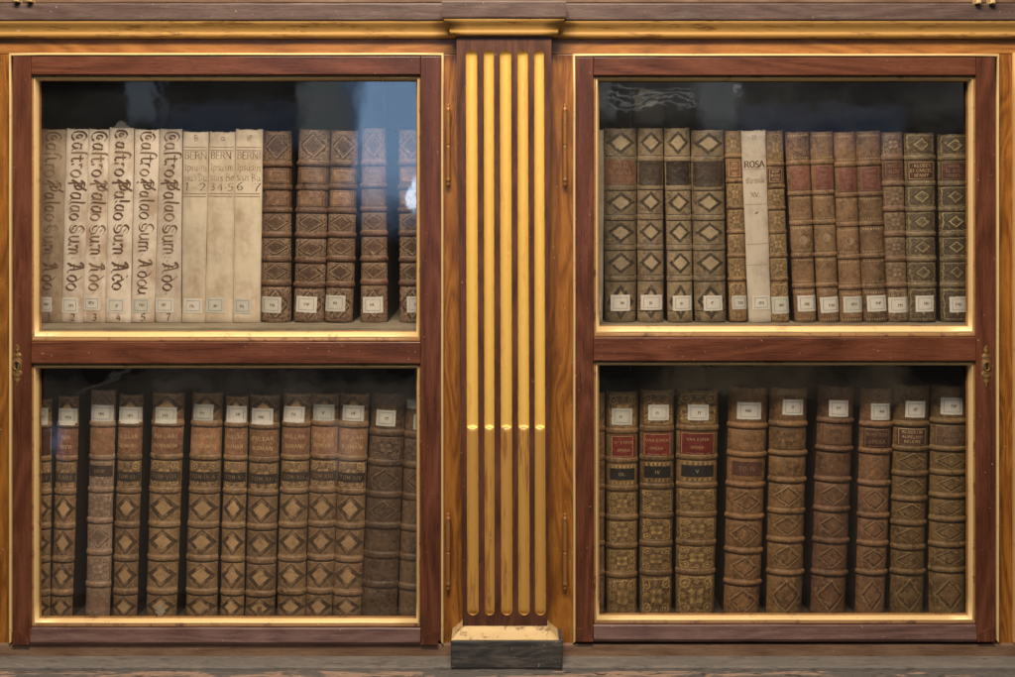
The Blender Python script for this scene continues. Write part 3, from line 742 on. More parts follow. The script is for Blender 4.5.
CAP = {  # roman capitals, height 1
 'A': (.9, [[(0,0),(.42,1),(.85,0)], [(.18,.38),(.66,.38)]]), 'B': (.75, [[(.1,0),(.1,1),(.5,.95),(.6,.75),(.5,.54),(.1,.52)], [(.5,.52),(.68,.28),(.5,.02),(.1,0)]]),
 'C': (.8, [[(.75,.8),(.5,1),(.15,.8),(.08,.4),(.3,.03),(.55,0),(.76,.2)]]), 'D': (.85, [[(.1,0),(.1,1),(.5,.95),(.78,.6),(.7,.2),(.45,0),(.1,0)]]),
 'E': (.7, [[(.62,1),(.1,1),(.1,0),(.65,0)], [(.1,.52),(.5,.52)]]), 'G': (.85, [[(.75,.82),(.5,1),(.15,.8),(.08,.4),(.3,.03),(.6,0),(.76,.15),(.76,.42),(.5,.42)]]),
 'H': (.85, [[(.1,0),(.1,1)], [(.75,0),(.75,1)], [(.1,.5),(.75,.5)]]), 'I': (.38, [[(.18,0),(.18,1)]]), 'K': (.8, [[(.1,0),(.1,1)], [(.7,1),(.12,.45)], [(.3,.6),(.75,0)]]),
 'L': (.68, [[(.1,1),(.1,0),(.62,0)]]), 'M': (1.0, [[(.08,0),(.14,1),(.5,.2),(.85,1),(.92,0)]]), 'N': (.88, [[(.1,0),(.1,1),(.76,0),(.76,1)]]),
 'O': (.9, [[(.45,1),(.15,.8),(.08,.45),(.25,.08),(.5,0),(.76,.2),(.82,.55),(.7,.88),(.45,1)]]), 'P': (.72, [[(.1,0),(.1,1),(.5,.97),(.65,.74),(.5,.5),(.1,.48)]]),
 'R': (.8, [[(.1,0),(.1,1),(.5,.97),(.64,.75),(.5,.52),(.1,.5)], [(.4,.5),(.76,0)]]), 'S': (.68, [[(.58,.85),(.35,1),(.12,.8),(.2,.55),(.5,.42),(.6,.2),(.4,0),(.1,.1)]]),
 'T': (.76, [[(.02,1),(.74,1)], [(.38,1),(.38,0)]]), 'U': (.85, [[(.1,1),(.1,.3),(.3,0),(.55,.02),(.74,.3),(.74,1)]]), 'V': (.85, [[(.02,1),(.42,0),(.82,1)]]),
 'X': (.82, [[(.05,1),(.78,0)], [(.76,1),(.04,0)]]), 'Y': (.82, [[(.02,1),(.4,.5),(.78,1)], [(.4,.5),(.4,0)]]), 'Z': (.8, [[(.1,1),(.72,1),(.05,0),(.74,0)]]),
 '.': (.36, [[(.12,.08),(.2,.0)]]), '·': (.4, [[(.12,.54),(.22,.46)]]), ' ': (.45, []), '-': (.5, [[(.1,.45),(.42,.45)]]),
}
def scribble(rnd, n):      # worn type nobody can read any more
    gl = []; x = 0
    for i in range(n):
        k = rnd.random()
        if k < .3: gl.append([(x + .1, 0), (x + .1, 1)]); x += .4
        elif k < .55: gl.append([(x + .1, 0), (x + .1, 1), (x + .6, .8)]); x += .75
        elif k < .8: gl += [[(x + .1, 0), (x + .1, 1)], [(x + .6, 1), (x + .6, .1)]]; x += .8
        else: gl.append([(x, 0), (x + .35, 1), (x + .7, 0)]); x += .8
    return gl, x
def write(text, font, spacing=0.0):
    """-> list of strokes in em units and total advance"""
    if isinstance(text, tuple): return scribble(*text)
    out = []; x = 0
    for ch in text:
        adv, st = font.get(ch, font[' '])
        jy, js = (R.gauss(0, .05), 1 + R.gauss(0, .05)) if font is G else (0, 1)
        sl = R.gauss(0, .04) if font is G else 0
        for s_ in st: out.append([(x + a * js + b * sl, b * js + jy) for a, b in (smooth(s_) if font is G else s_)])
        x += adv + spacing
    return out, x

# ---------------------------------------------------------------- books
class Book:
    def __init__(s, top, bot, rt, rb, ys, kind, depth, cupboard, bands=(), amp=0.0015, bh=2.4, bulge=0.28):
        s.k = S * (D + ys) / D; s.ys = ys
        k = s.k
        xb, xt = (bot[0] + bot[1]) / 2, (top[0] + top[1]) / 2
        dx = (xt - xb) * k; dz = (rb - rt) * k
        s.H = math.hypot(dx, dz); s.ang = math.atan2(dx, dz); s.rb = rb; s.rt = rt
        s.wb = (bot[1] - bot[0]) * k / 2; s.wt = (top[1] - top[0]) * k / 2
        s.xb, s.xt = xb, xt
        s.b = max(s.wb, s.wt) * bulge
        s.bands = [(s.z(r), bh * k, amp * (1 + R.uniform(-.2, .2))) for r in bands]
        s.depth = depth
        s.ph = R.uniform(0, 50); s.bow = R.gauss(0, .0006); s.rag = max(0.0, R.gauss(.0008, .0009))
        s.root = empty('book', ((xb - 507.5) * k, ys, pz(rb, ys) + abs(math.sin(s.ang)) * s.wb))
        s.root.rotation_euler = (0, s.ang, 0)
    def z(s, r): return (s.rb - r) / (s.rb - s.rt) * s.H
    def w(s, z): return s.wb + (s.wt - s.wb) * z / s.H
    def lx(s, c, r):         # photo column -> local x at row r
        cen = s.xb + (s.xt - s.xb) * (s.rb - r) / (s.rb - s.rt)
        return (c - cen) * s.k
    def y(s, x, z):          # spine surface
        t = max(-1, min(1, x / s.w(z)))
        d = s.b * (1 - math.sqrt(max(0.0, 1 - 0.965 * t * t))) / (1 - math.sqrt(0.035))
        e = 0
        for zc, h, a in s.bands:
            q = (z - zc) / h
            if abs(q) < 1: e = max(e, a * math.sqrt(1 - q * q) * (1 - 0.25 * t * t))
        return d - e + s.gr(z) + 0.0003 * math.sin(z * 61 + s.ph) + 0.0002 * math.sin(x * 300 + z * 120 + s.ph)
    def gr(s, z):            # shallow groove on either side of each raised band
        g = 0
        for zc, h, a in s.bands:
            q = abs(z - zc) / h
            if .9 < q < 1.9: g = max(g, a * .28 * math.sin((q - .9) * math.pi))
        return g
    def bulge_out(s, z):
        for zc, h, a in s.bands:
            q = (z - zc) / h
            if abs(q) < 1: return a * .75 * math.sqrt(1 - q * q)
        return 0
    def cx(s, z): return s.bow * math.sin(math.pi * z / s.H) + .00035 * math.sin(z * 33 + s.ph)
    def p(s, x, z, off): return (x + s.cx(z), s.y(x, z) - off, z)
    def cover(s, rows_kind, text_mb=None, board_mat=None, nu=15):
        """rows_kind = function(z) -> (material, z0, z1 of the compartment)"""
        zs = set([0.0, s.H, 0.0012, s.H - 0.0012])
        n = int(s.H / 0.012)
        for i in range(n + 1): zs.add(s.H * i / n)
        for zc, h, a in s.bands:
            for q in (-1.9, -1.4, -1.02, -.97, -.8, -.5, 0, .5, .8, .97, 1.02, 1.4, 1.9): zs.add(zc + q * h)
        zs = sorted(z for z in zs if 0 <= z <= s.H)
        zs = [z for i, z in enumerate(zs) if i == 0 or z - zs[i - 1] > 1e-5]
        mb = text_mb or MB()
        ts = [-math.cos(i * math.pi / (nu - 1)) * 0.35 + (-1 + 2 * i / (nu - 1)) * 0.65 for i in range(nu)]
        rows = []
        for z in zs:
            w = s.w(z); end = 0
            e = min(z, s.H - z)
            bo = s.bulge_out(z)
            cz_ = s.cx(z)
            r_ = [(cz_ + t * w * (1 + bo / w * abs(t) ** 3), s.y(t * w, z) + (0.0012 if e < 0.0005 else 0), z + ((0.0012 * (t * t - .4) - s.rag * abs(math.sin(t * 3.1 + s.ph) + .6 * math.sin(t * 8.3 + s.ph * 2))) if s.H - z < .0005 else 0)) for t in ts]
            rows.append(r_)
        info = [rows_kind((a + b) / 2) for a, b in zip(zs, zs[1:])]
        def uv(a, b):
            mt, z0, z1 = info[a]
            f = lambda z: (z - z0) / (z1 - z0) * 2 - 1
            return [(ts[b], f(zs[a])), (ts[b + 1], f(zs[a])), (ts[b + 1], f(zs[a + 1])), (ts[b], f(zs[a + 1]))]
        mb.grid(rows, lambda a: info[a][0], uv)
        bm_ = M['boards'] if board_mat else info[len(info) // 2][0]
        th = 0.0028
        yb = s.b + 0.0004
        for sg in (-1, 1):       # the two boards, joined to the spine
            for (za, zb_) in ((0, s.H),):
                x0a, x0b = sg * s.w(0), sg * s.w(s.H)
                o1 = [(x0a, yb, 0), (x0b, yb, s.H), (x0b, s.depth, s.H + .0006), (x0a, s.depth, 0)]
                o2 = [(q[0] - sg * th, q[1], q[2]) for q in o1]
                mb.face(o1, bm_); mb.face(o2, bm_)
                for i in range(4): mb.face([o1[i], o1[(i + 1) % 4], o2[(i + 1) % 4], o2[i]], bm_)
        # head cap: the turned-in leather over the top of the spine
        top = rows[-1]
        inner = [(q[0] * .86, s.b + .0035, q[2] - .0022) for q in top]
        mid = [(q[0] * .96, q[1] * .6 + .0022, q[2] + .0006) for q in top]
        mb.grid([top, mid, inner], bm_)
        return mb
    def finish(s, mb, pages=True):
        c = mb.build('cover', s.root, True, True)
        c.data.polygons.foreach_set('use_smooth', [len(p.vertices) == 4 and abs(p.normal.x) < .985 for p in c.data.polygons])
        if pages:
            m = MB(); drop = 0.004
            w0, w1 = s.w(0) - .0031, s.w(s.H) - .0031
            y0, y1 = s.b + .003, s.depth - .004
            z0, z1 = 0.003, s.H - drop
            b = [(-w0, y0, z0), (w0, y0, z0), (w0, y1, z0), (-w0, y1, z0)]; n = 8
            for i in range(n):       # gatherings give the top a slight ridge pattern
                a0, a1 = -1 + 2 * i / n, -1 + 2 * (i + 1) / n
                zt = z1 - (.0006 if i % 2 else 0) - .001 * R.random()
                q = [(a0 * w1, y0, zt), (a1 * w1, y0, zt), (a1 * w1, y1, zt), (a0 * w1, y1, zt)]
                m.face(q, M['pages'])
                m.face([q[0], q[1], (a1 * w0, y0, z0), (a0 * w0, y0, z0)], M['pages']); m.face([q[2], q[3], (a0 * w0, y1, z0), (a1 * w0, y1, z0)], M['pages'])
            m.face(b, M['pages'])
            m.build('page_block', s.root, fix=False)
        return c
    def patch(s, mb, x0, x1, z0, z1, off, mat, tilt=0.0, nx=8, nz=3, ragged=0.0, thick=True):
        cx, cz = (x0 + x1) / 2, (z0 + z1) / 2
        def q(i, j):
            x = x0 + (x1 - x0) * i / nx; z = z0 + (z1 - z0) * j / nz
            if ragged and (i in (0, nx) or j in (0, nz)):
                x += math.sin(i * 5.1 + j * 3.3 + s.ph) * ragged; z += math.sin(i * 3.7 + j * 7.1 + s.ph * 2) * ragged
            dx, dz = x - cx, z - cz
            x, z = cx + dx * math.cos(tilt) - dz * math.sin(tilt), cz + dx * math.sin(tilt) + dz * math.cos(tilt)
            z = min(max(z, 0.0005), s.H - .0005); x = max(-.995 * s.w(z), min(.995 * s.w(z), x))
            return s.p(x, z, off)
        rows = [[q(i, j) for i in range(nx + 1)] for j in range(nz + 1)]
        mb.grid(rows, mat)
        if thick:
            low = lambda p: (p[0], p[1] + off + .0003, p[2])
            per = rows[0] + [r[-1] for r in rows[1:]] + rows[-1][-2::-1] + [r[0] for r in rows[-2:0:-1]]
            mb.grid([per, [low(p) for p in per]], mat, closed=True)
    def ink(s, mb, text, font, cx, cz, height, mat, width=None, rot=False, off=0.0004, nib=0.07, ang=0.7, spacing=0.05, maxw=None, thin=0.03, drop=0.0, mat2=None):
        """write text centred on (cx, cz); height = cap/x height in metres; rot = reading downwards (cz is then the start)"""
        st, adv = write(text, font, spacing)
        sc_x = height if width is None else width / max(adv, .01)
        if maxw and adv * sc_x > maxw: sc_x = maxw / adv
        n0, n1 = nib * math.cos(ang), nib * math.sin(ang); c = 0
        for line in st:
            lm_ = mat2 if mat2 and R.random() < .35 else mat
            for (ax, ay), (bx_, by) in zip(line, line[1:]):
                if drop and R.random() < drop: continue
                L = math.hypot(bx_ - ax, by - ay) or 1e-6
                ex, ey = -(by - ay) / L * thin, (bx_ - ax) / L * thin
                fx, fy = (bx_ - ax) / L * thin * .8, (by - ay) / L * thin * .8
                sgn = 1 if (ex * n0 + ey * n1) >= 0 else -1
                ox, oy = n0 * sgn + ex, n1 * sgn + ey
                quad = [(ax - fx + ox, ay - fy + oy), (ax - fx - ox, ay - fy - oy), (bx_ + fx - ox, by + fy - oy), (bx_ + fx + ox, by + fy + oy)]
                pts = []
                for (qx, qy) in quad:
                    if rot: X, Z = cx + (qy - .55) * height, cz - qx * sc_x
                    else: X, Z = cx + (qx - adv / 2) * sc_x, cz + (qy - .5) * height
                    Z = min(max(Z, 0.001), s.H - .001); X = max(-.99 * s.w(Z), min(.99 * s.w(Z), X))
                    pts.append(s.p(X, Z, off + (c % 40) * 4e-6))
                c += 1
                mb.face(pts, lm_)
    def ticket(s, c0, c1, ra, rb_, old=False):
        """the white shelf-mark ticket with its printed border"""
        m = MB()
        r = (ra + rb_) / 2
        x0, x1 = s.lx(c0, r), s.lx(c1, r); z0, z1 = s.z(rb_), s.z(ra)
        wx = .97 * s.w(r)
        tl = R.gauss(0, .013); old = old or R.random() < .35
        mat = M['ticket_old'] if old else M['paper']
        s.patch(m, x0, x1, z0, z1, .0006, mat, tl, nx=8, nz=4, ragged=.00022)
        iw, ih = (x1 - x0) * .13, (z1 - z0) * .14; lw = .00075
        a0, a1, b0, b1 = x0 + iw, x1 - iw, z0 + ih, z1 - ih
        for q in ((a0, a1, b0, b0 + lw), (a0, a1, b1 - lw, b1), (a0, a0 + lw, b0 + lw, b1 - lw), (a1 - lw, a1, b0 + lw, b1 - lw)):
            s.patch(m, *q, .0008, M['ticket_ink'], 0, nx=4, nz=1, thick=False)
        s.ink(m, (R, R.choice((2, 3, 3))), CAP, (a0 + a1) / 2 + R.uniform(-.002, .004), (b0 + b1) / 2 + R.uniform(-.001, .001), .0045, M['dark_type'], off=.0009, nib=.10, maxw=(x1 - x0) * .5)
        m.build('shelf_label', s.root, fix=False)
    def label(s, name, ra, rb_, mat, lines, wid=.9, type_mat='gold_type', border=True, lh=None, nib=.05, lead=None, torn=False, drop=0.03, xoff=0.0):
        """leather lettering piece between two rows"""
        m = MB()
        z0, z1 = s.z(rb_), s.z(ra); w = s.w(z0) * wid
        s.patch(m, -w + xoff, w + xoff, z0, z1, .00045, mat, 0, nx=10, nz=5, ragged=.0003)
        if border:
            lw = .0007; b0, b1 = z0 + .0016, z1 - .0016; a = w - .0022
            for q in ((-a, a, b0, b0 + lw), (-a, a, b1 - lw, b1), (-a, -a + lw, b0, b1), (a - lw, a, b0, b1)):
                s.patch(m, *q, .0007, M[type_mat], 0, nx=6, nz=2, thick=False)
        n = len(lines)
        for i, tx in enumerate(lines):
            if not tx: continue
            hh = lh or min(.0062, (z1 - z0) / (n + 1) * .62)
            zc = z1 - (z1 - z0) * (i + .9) / (n + .8) if n > 1 else (z0 + z1) / 2
            s.ink(m, tx, CAP, xoff, zc, hh, M[type_mat], off=.00075, nib=nib, maxw=w * 1.62, drop=drop, thin=.036, spacing=.22)
        m.build(name, s.root, fix=False)

def compartments(bk, bounds, kinds, prefix):
    zs = [bk.H] + [bk.z(r) for r in bounds] + [0.0]
    hh = [h for _, h, _ in bk.bands] or [0.003]
    h = hh[0]
    def f(z):
        for i in range(len(kinds)):
            a, b = zs[i], zs[i + 1]
            if b <= z <= a:
                lo = b + (h if i < len(kinds) - 1 else 0); hi = a - (h if i else 0)
                if z < lo or z > hi: return M[prefix + '_plain'], z - 1, z + 1
                if bk.H and i == 0: hi -= .002
                return M[prefix + '_' + kinds[i]], lo, hi
        return M[prefix + '_plain'], z - 1, z + 1
    return f

def shelf_row(ru, cup):
    return SH[cup][ru]

VEL = 'vellum volumes with one gothic title inked down the spine'
# ---- upper left: six vellum folios lettered down the spine
cas = [((38, 65.6), (35, 60.6), 129.5, (40.5, 51.5, 297.5, 312), '1'), ((66.3, 88.2), (60.8, 82.3), 129, (61.2, 78, 298, 313.5), '2'), ((88.6, 108.4), (82.6, 104.8), 129.5, (83.2, 100.3, 297, 310.5), '3'),
       ((109, 133.5), (105.2, 130.3), 128, (106.5, 125, 298.4, 313.2), '4'), ((134.6, 158.8), (130.8, 153.8), 129.5, (132, 150, 298.3, 313.2), '5'), ((159.4, 181.6), (154.4, 180.6), 129.5, (155, 174, 298.3, 312.6), '7')]
nm = ['leftmost, cut by the gilt bead', 'whose base is marked 2', 'whose base is marked 3', 'with a paper scrap on top', 'whose base is marked 5', 'whose base is marked 7']
for i, (tp, bt, rt, tk, num) in enumerate(cas):
    b = Book(tp, bt, rt, 323, YU + R.uniform(-.002, .002), 'v', .23, 'L', bulge=.16)
    vm = M['vel_brown_shade'] if i == 0 else M['vel_pink']
    mb = b.cover(lambda z, b=b: (vm, 0, b.H))
    c0 = b.z(rt + 2)
    tx = ('Castro Palao Sum. Ado.', 'Castro Palao Sum. Ado.', 'Castro Palao Sum. Ado.', 'Castro Palao Sum. Ado-', 'Castro Palao Sum. Adou', 'Castro Palao Sum:.Ado.')[i].replace('str', 'ftr')
    im = M['ink'] if i in (0, 1, 2, 5) else M['ink']
    b.ink(mb, tx, G, b.lx(tp[0] + (tp[1] - tp[0]) * .47, 150) - .0004, c0, (9.6 + R.uniform(-.5, .5)) * b.k, im, width=(295.5 - rt - 2) * b.k, rot=True, nib=(.085, .105, .10, .112, .092, .10)[i], ang=-.55 + R.uniform(-.15, .15), drop=.03, spacing=.0, thin=.026, mat2=M['ink_mid'], off=.0003)
    b.ink(mb, num, G, b.lx((bt[0] + bt[1]) / 2 + 1, 318), b.z(318.5), 5.2 * b.k, M['ink'], nib=.11, off=.0003)
    b.finish(mb); b.ticket(*tk)
    tag(b.root, 'pinkish vellum volume with gothic Castro Palao title, ' + nm[i], 'book', VEL)
# crumpled scrap of paper on the fourth
m = MB(); rows = []
for j in range(7):
    a = j / 6; rr = (.0105, .0125, .0118, .0105, .0092, .007, .002)[j]
    rows.append([(rr * (1 + .25 * math.sin(k * 2.1 + j * 1.7)) * math.cos(k * math.pi / 5), .011 * (1 + .2 * math.sin(k + j)) * math.sin(k * math.pi / 5), a * .0145 + .002 * math.sin(k * 1.9 + j)) for k in range(10)])
m.grid(rows, M['vel_grey'], closed=True); m.face(rows[0], M['vel_grey']); m.face(rows[-1], M['vel_grey'])
m.mats = [M['paper']]
sc_o = m.build('paper_scrap', loc=(px(118.5, YU), YU + .02, pz(128.6, YU) - .0005))
tag(sc_o, 'crumpled pale scrap of paper lying on top of a vellum volume', 'paper')
# ---- three cream volumes with red-brown lettering at the head
brn = [((182.8, 208.2), (181.2, 204.2), 132, (183.4, 202, 298.8, 313.2), ['BERN', 'Ipsu.ni', 'sius Du', '1 . 2'], 'inked 1 . 2'), ((209.2, 234.8), (204.6, 232.4), 132, (206, 224.8, 298, 313.2), ['BERNI', 'Ipsusm', 'sius Be', '3 4-5'], 'inked 3 4-5'),
       ((235.4, 262.2), (232.8, 259.8), 129.5, (233.8, 251.5, 298.4, 313.8), ['BERNI', 'Ipsusin', 'sius Bu', '6 . 7'], 'inked 6 . 7')]
for i, (tp, bt, rt, tk, ln, what) in enumerate(brn):
    b = Book(tp, bt, rt, 323, YU + R.uniform(-.002, .002), 'v', .23, 'L', bulge=.18)
    mb = b.cover(lambda z, b=b: (M['vel_cream'], 0, b.H))
    cx = b.lx((tp[0] + tp[1]) / 2 + .3, 160)
    w = b.w(b.H * .8)
    for r in (147.0, 150.2, 193.5, 196.3): b.patch(mb, -w * .93, w * .9, b.z(r + .8), b.z(r), .0003, M['ink_pale'], 0, nz=1, thick=False)
    for tx, r, hh, ft in ((ln[0], 155.5, 7, CAP), (ln[1], 168.5, 4.6, G), (ln[2], 178.5, 5, G), (ln[3], 188, 5.6, G)):
        b.ink(mb, tx, ft, cx, b.z(r), hh * b.k, M['ink_pale'], mat2=M['ink'], nib=.05, ang=0.1, thin=.022, drop=.06, off=.0003, maxw=w * 1.86, width=w * 1.8)
    b.ink(mb, ('B', 'a', 'C')[i], G, cx + .001, b.z(139), 4.0 * b.k, M['ink_pale'], nib=.1, drop=.3, off=.0003)
    b.finish(mb); b.ticket(*tk)
    tag(b.root, 'cream vellum volume with ruled title panel headed BERN and ' + what, 'book', 'cream vellum volumes with ruled title panels')

def leather_book(tp, bt, rt, rb, ys, prefix, bounds, kinds, tk, amp=.0016, bh=2.4, depth=.24, bulge=.46, labels=(), old=False, texts=(), lines=()):
    b = Book(tp, bt, rt, rb, ys + R.uniform(-.003, .003), 'l', depth, 'L', bands=bounds, amp=amp, bh=bh, bulge=bulge)
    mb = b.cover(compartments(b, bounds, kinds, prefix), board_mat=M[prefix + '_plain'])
    for (tx, r, hh, mt, mw) in texts:
        b.ink(mb, tx, CAP, 0, b.z(r), hh * b.k, M[mt], nib=.06, thin=.05, off=.0003, maxw=b.w(b.z(r)) * 1.6 * mw, drop=.05)
    for ra, rb2 in lines: b.patch(mb, -.985 * b.w(0), .985 * b.w(0), b.z(rb2), b.z(ra), .0003, M['dark_type'], 0, nz=2, nx=12, thick=False)
    b.finish(mb)
    if tk: b.ticket(*tk, old=old)
    for L in labels: b.label(**L)
    return b

# ---- upper left: five brown folios with arabesque panels
cb = [164, 187, 210.5, 234.5, 259.5, 284.5]
cord = [((263, 290.6), (260, 289.8), 131, (260.7, 281, 297, 313), (0, 0), 'beside the cream vellum books'), ((298, 329.2), (292.8, 323.2), 130, (296, 317, 297, 313), (1, -1), 'the widest, right of a narrow gap'),
        ((330.3, 357.2), (323.8, 351.8), 131, (325, 345.2, 296, 312), (0, 1), 'between the widest and a wide gap'), ((361, 384.8), (360, 387.2), 128, (362.7, 383, 297, 313), (-1, 0), 'standing alone between two wide dark gaps'),
        ((398, 424), (399.5, 426), 130, (407, 426, 296.5, 312.5), (0, 0), 'cut by the right gilt bead')]
for i, (tp, bt, rt, tk, (j0, j1), what) in enumerate(cord):
    bd = [r + j0 + R.uniform(-1, 1) for r in cb]
    b = leather_book(tp, bt, rt, 322.5, YU, 'cordova', bd, ['arabesque', 'plain', 'plain', 'arabesque', 'arabesque', 'arabesque', 'arabesque'], tk, amp=.0028, bh=2.5,
                     labels=[dict(name='title_label', ra=168.5, rb_=183, mat=M['lab_pale'], lines=[(R, 6), (R, 5)], wid=.84, type_mat='dark_type', lh=.0034), dict(name='number_label', ra=191, rb_=206.5, mat=M['lab_pale'], lines=[(R, 4)], wid=.84, type_mat='dark_type', lh=.0034)])
    tag(b.root, 'brown calf volume with lozenge panels, ' + what, 'book', 'brown calf volumes with lozenge tooling')

# ---- upper right
b = Book((588, 603.6), (588, 602.4), 130, 322.8, YU, 'v', .23, 'R', bulge=.2)
mb = b.cover(lambda z, b=b: (M['vel_grey'], 0, b.H)); b.finish(mb); b.ticket(590, 600.5, 296, 311)
tag(b.root, 'pale vellum volume showing only a sliver beside the left gilt bead', 'book')
gb = [159, 187.5, 217.5, 247.5, 278.5]
dia = [((603.6, 637.4), (605.6, 636.4), 128, (610.6, 630, 295, 311), [('title_label', 160.5, 184.5, 'lab_brown', ['·AKERE·', 'DE MUTIA·', 'PROTECTION'])], 'with a brown lettered title label'),
       ((638.4, 664), (638.2, 664.2), 128, (641.2, 662.6, 295, 310), [('title_label', 160.5, 185.5, 'lab_umber', [])], 'with a blank dark label, next to the lettered one'),
       ((664.6, 690), (668.6, 693.4), 128, (673, 692, 296, 311), [('title_label', 161, 185.5, 'lab_umber', [])], 'with a blank dark label, between two look-alikes'),
       ((691.8, 725), (696.2, 727.4), 130, (704, 723, 296, 311), [('title_label', 161.5, 187, 'lab_umber', [])], 'widest with a blank dark label')]
for i, (tp, bt, rt, tk, lb, what) in enumerate(dia):
    j = R.uniform(-.8, .8)
    b = leather_book(tp, bt, rt, 322.3, YU, 'greycalf', [r + j for r in gb], ['diamond', 'plain', 'diamond', 'diamond', 'diamond', 'diamond'], tk, amp=.0009, bh=2.8, lines=[(r + j + q, r + j + q + 1.0) for r in gb for q in (-3.6, 2.4)] + [(310.6, 311.6)],
                     labels=[dict(name=n, ra=a, rb_=c, mat=M[mt], lines=ln, wid=.93, border=bool(ln), type_mat='gold_dim', drop=.1) for n, a, c, mt, ln in lb])
    tag(b.root, 'tan calf volume with dark diamonds, ' + what, 'book', 'tan calf volumes stamped with diamonds')
hb = [156.5, 181, 207.5, 232, 256, 279.5]
b = leather_book((725.6, 741.6), (729.8, 747.8), 131, 322, YU, 'honey', hb, ['foliate', 'plain', 'foliate', 'foliate', 'foliate', 'foliate', 'foliate'], (732, 747.2, 296, 309.6), amp=.0016, bh=1.8,
                 labels=[dict(name='title_label', ra=160, rb_=177.5, mat=M['lab_tan'], lines=[(R, 4), (R, 5), (R, 3)], wid=.85, type_mat='gold_type', lh=.0036)])
tag(b.root, 'narrow honey calf volume with gilt flowers, left of the pale vellum ROSA volume', 'book', 'narrow honey calf volumes with gilt flowers')
b = Book((741.4, 765.6), (749.4, 771.8), 130.5, 323, YU - .002, 'v', .22, 'R', bulge=.18)
mb = b.cover(lambda z, b=b: (M['vel_rosa'], 0, b.H))
b.ink(mb, 'ROSA', CAP, 0.0004, b.z(164.5), 6.6 * b.k, M['ink'], nib=.09, ang=.1, width=b.w(.2) * 1.75, off=.0003)
for q in range(4):
    a = q * math.pi / 2 + .78
    b.ink(mb, '.', G, .0005 + .0032 * math.cos(a), b.z(137.5) + .0032 * math.sin(a), .0042, M['ink'], nib=.28, off=.0003)
b.ink(mb, 'Consule', G, 0.0006, b.z(181.5), 3.6 * b.k, M['ink_pale'], nib=.12, width=b.w(.2) * 1.6, off=.0003, drop=.1)
b.ink(mb, 'XV.', CAP, 0.0, b.z(195), 4.5 * b.k, M['ink_pale'], nib=.1, off=.0003)
b.ink(mb, '.', G, 0.0003, b.z(213), 6 * b.k, M['ink'], nib=.25, off=.0003)
for r in (169.3, 204.5, 244, 265): b.patch(mb, -.95 * b.w(.1), .95 * b.w(.1), b.z(r + .5), b.z(r), .0002, M['ink_pale'], .008, nz=1, thick=False)
b.finish(mb); b.ticket(752.4, 770, 296, 310.2)
tag(b.root, 'pale grey vellum volume lettered ROSA across its spine', 'book')
hb = [164.5, 187, 208.5, 232, 256, 279.5]
b = leather_book((766, 783.4), (771.8, 790.4), 131, 322.6, YU, 'honey', hb, ['foliate', 'plain', 'foliate', 'foliate', 'foliate', 'foliate', 'foliate'], (772.4, 789.8, 297, 314), amp=.0016, bh=1.8,
                 labels=[dict(name='title_label', ra=168.5, rb_=183, mat=M['lab_dark'], lines=['MOR', 'MORE', (R, 4)], wid=.86, type_mat='gold_type', lh=.0042)])
tag(b.root, 'narrow honey calf volume with gilt flowers, right of the pale vellum ROSA volume', 'book', 'narrow honey calf volumes with gilt flowers')
rb_ = [163.5, 194, 223.5, 256, 286.5]
rus = [((786, 810), (795.8, 817.4), 132, (798, 816.6, 296, 312), 240.5, 'first of four with red labels'), ((810.8, 834), (819.6, 840.4), 132, (821, 839.4, 297.4, 313), 238, 'second of four with red labels'),
       ((834.8, 856.4), (841.4, 864.2), 132.5, (843.8, 863.2, 297, 313), 241.5, 'third of four with red labels'), ((856.8, 881.4), (865.2, 889), 131.5, (867.7, 887.2, 296, 312), None, 'red label but no pale spot')]
for i, (tp, bt, rt, tk, spot, what) in enumerate(rus):
    j = (0, -1, 1.5, .5)[i]
    b = leather_book(tp, bt, rt, 323, YU, 'russet', [r + j for r in rb_], ['dots', 'plain', 'dots', 'dots', 'dots', 'dots'], tk, amp=.0017, bh=2.2,
                     labels=[dict(name='title_label', ra=166.5 + j, rb_=191 + j, mat=M['lab_rose'], lines=[(R, 5), (R, 6), (R, 6), (R, 4)], wid=.84, type_mat='gold_dim', lh=.0034, xoff=.0012)])
    if spot:
        m = MB(); pts = [b.p(.001 + .0072 * math.cos(q * .449) * (1 + .08 * math.sin(q * 2)), b.z(spot) + .0072 * math.sin(q * .449), .0002) for q in range(14)]
        m.face(pts, M['spot'] if 'spot' in M else M.setdefault('spot', plain('rubbed round spot', (0.27, 0.185, 0.12), .8, .25, 120))); m.build('round_spot', b.root, fix=False)
    tag(b.root, 'russet calf volume with dotted gilt lines, ' + what, 'book', 'russet calf volumes with faded red labels')
ob = [158, 184, 209.5, 234.5, 259.5, 285.5]
b = leather_book((882, 903.8), (888.8, 909.8), 132.5, 322.5, YU, 'brownorn', ob, ['foliate', 'plain', 'foliate', 'foliate', 'foliate', 'foliate', 'foliate'], (889.2, 909.4, 297.6, 313), amp=.002,
                 labels=[dict(name='title_label', ra=161, rb_=177, mat=M['lab_dark'], lines=['UNIVLLA', 'CALEDO·'], wid=.88, type_mat='gold_dim', border=True)])
tag(b.root, 'dark brown calf volume with ornate panels, between russet and pale gilt volumes', 'book')
b = leather_book((905.8, 936.6), (910.6, 938.6), 133, 322, YU, 'olive', ob, ['dense', 'plain', 'dense', 'dense', 'dense', 'dense', 'dense'], (916, 934.4, 296, 312), amp=.0016,
                 labels=[dict(name='title_label', ra=161.5, rb_=180, mat=M['lab_dark'], lines=['·KLUBER', 'ELCARCEL', (R, 8)], wid=.9, type_mat='gold_type')])
tag(b.root, 'pale gilt calf volume of dense scrollwork, wholly in view left of a dark gap', 'book', 'pale gilt calf volumes of dense scrollwork')
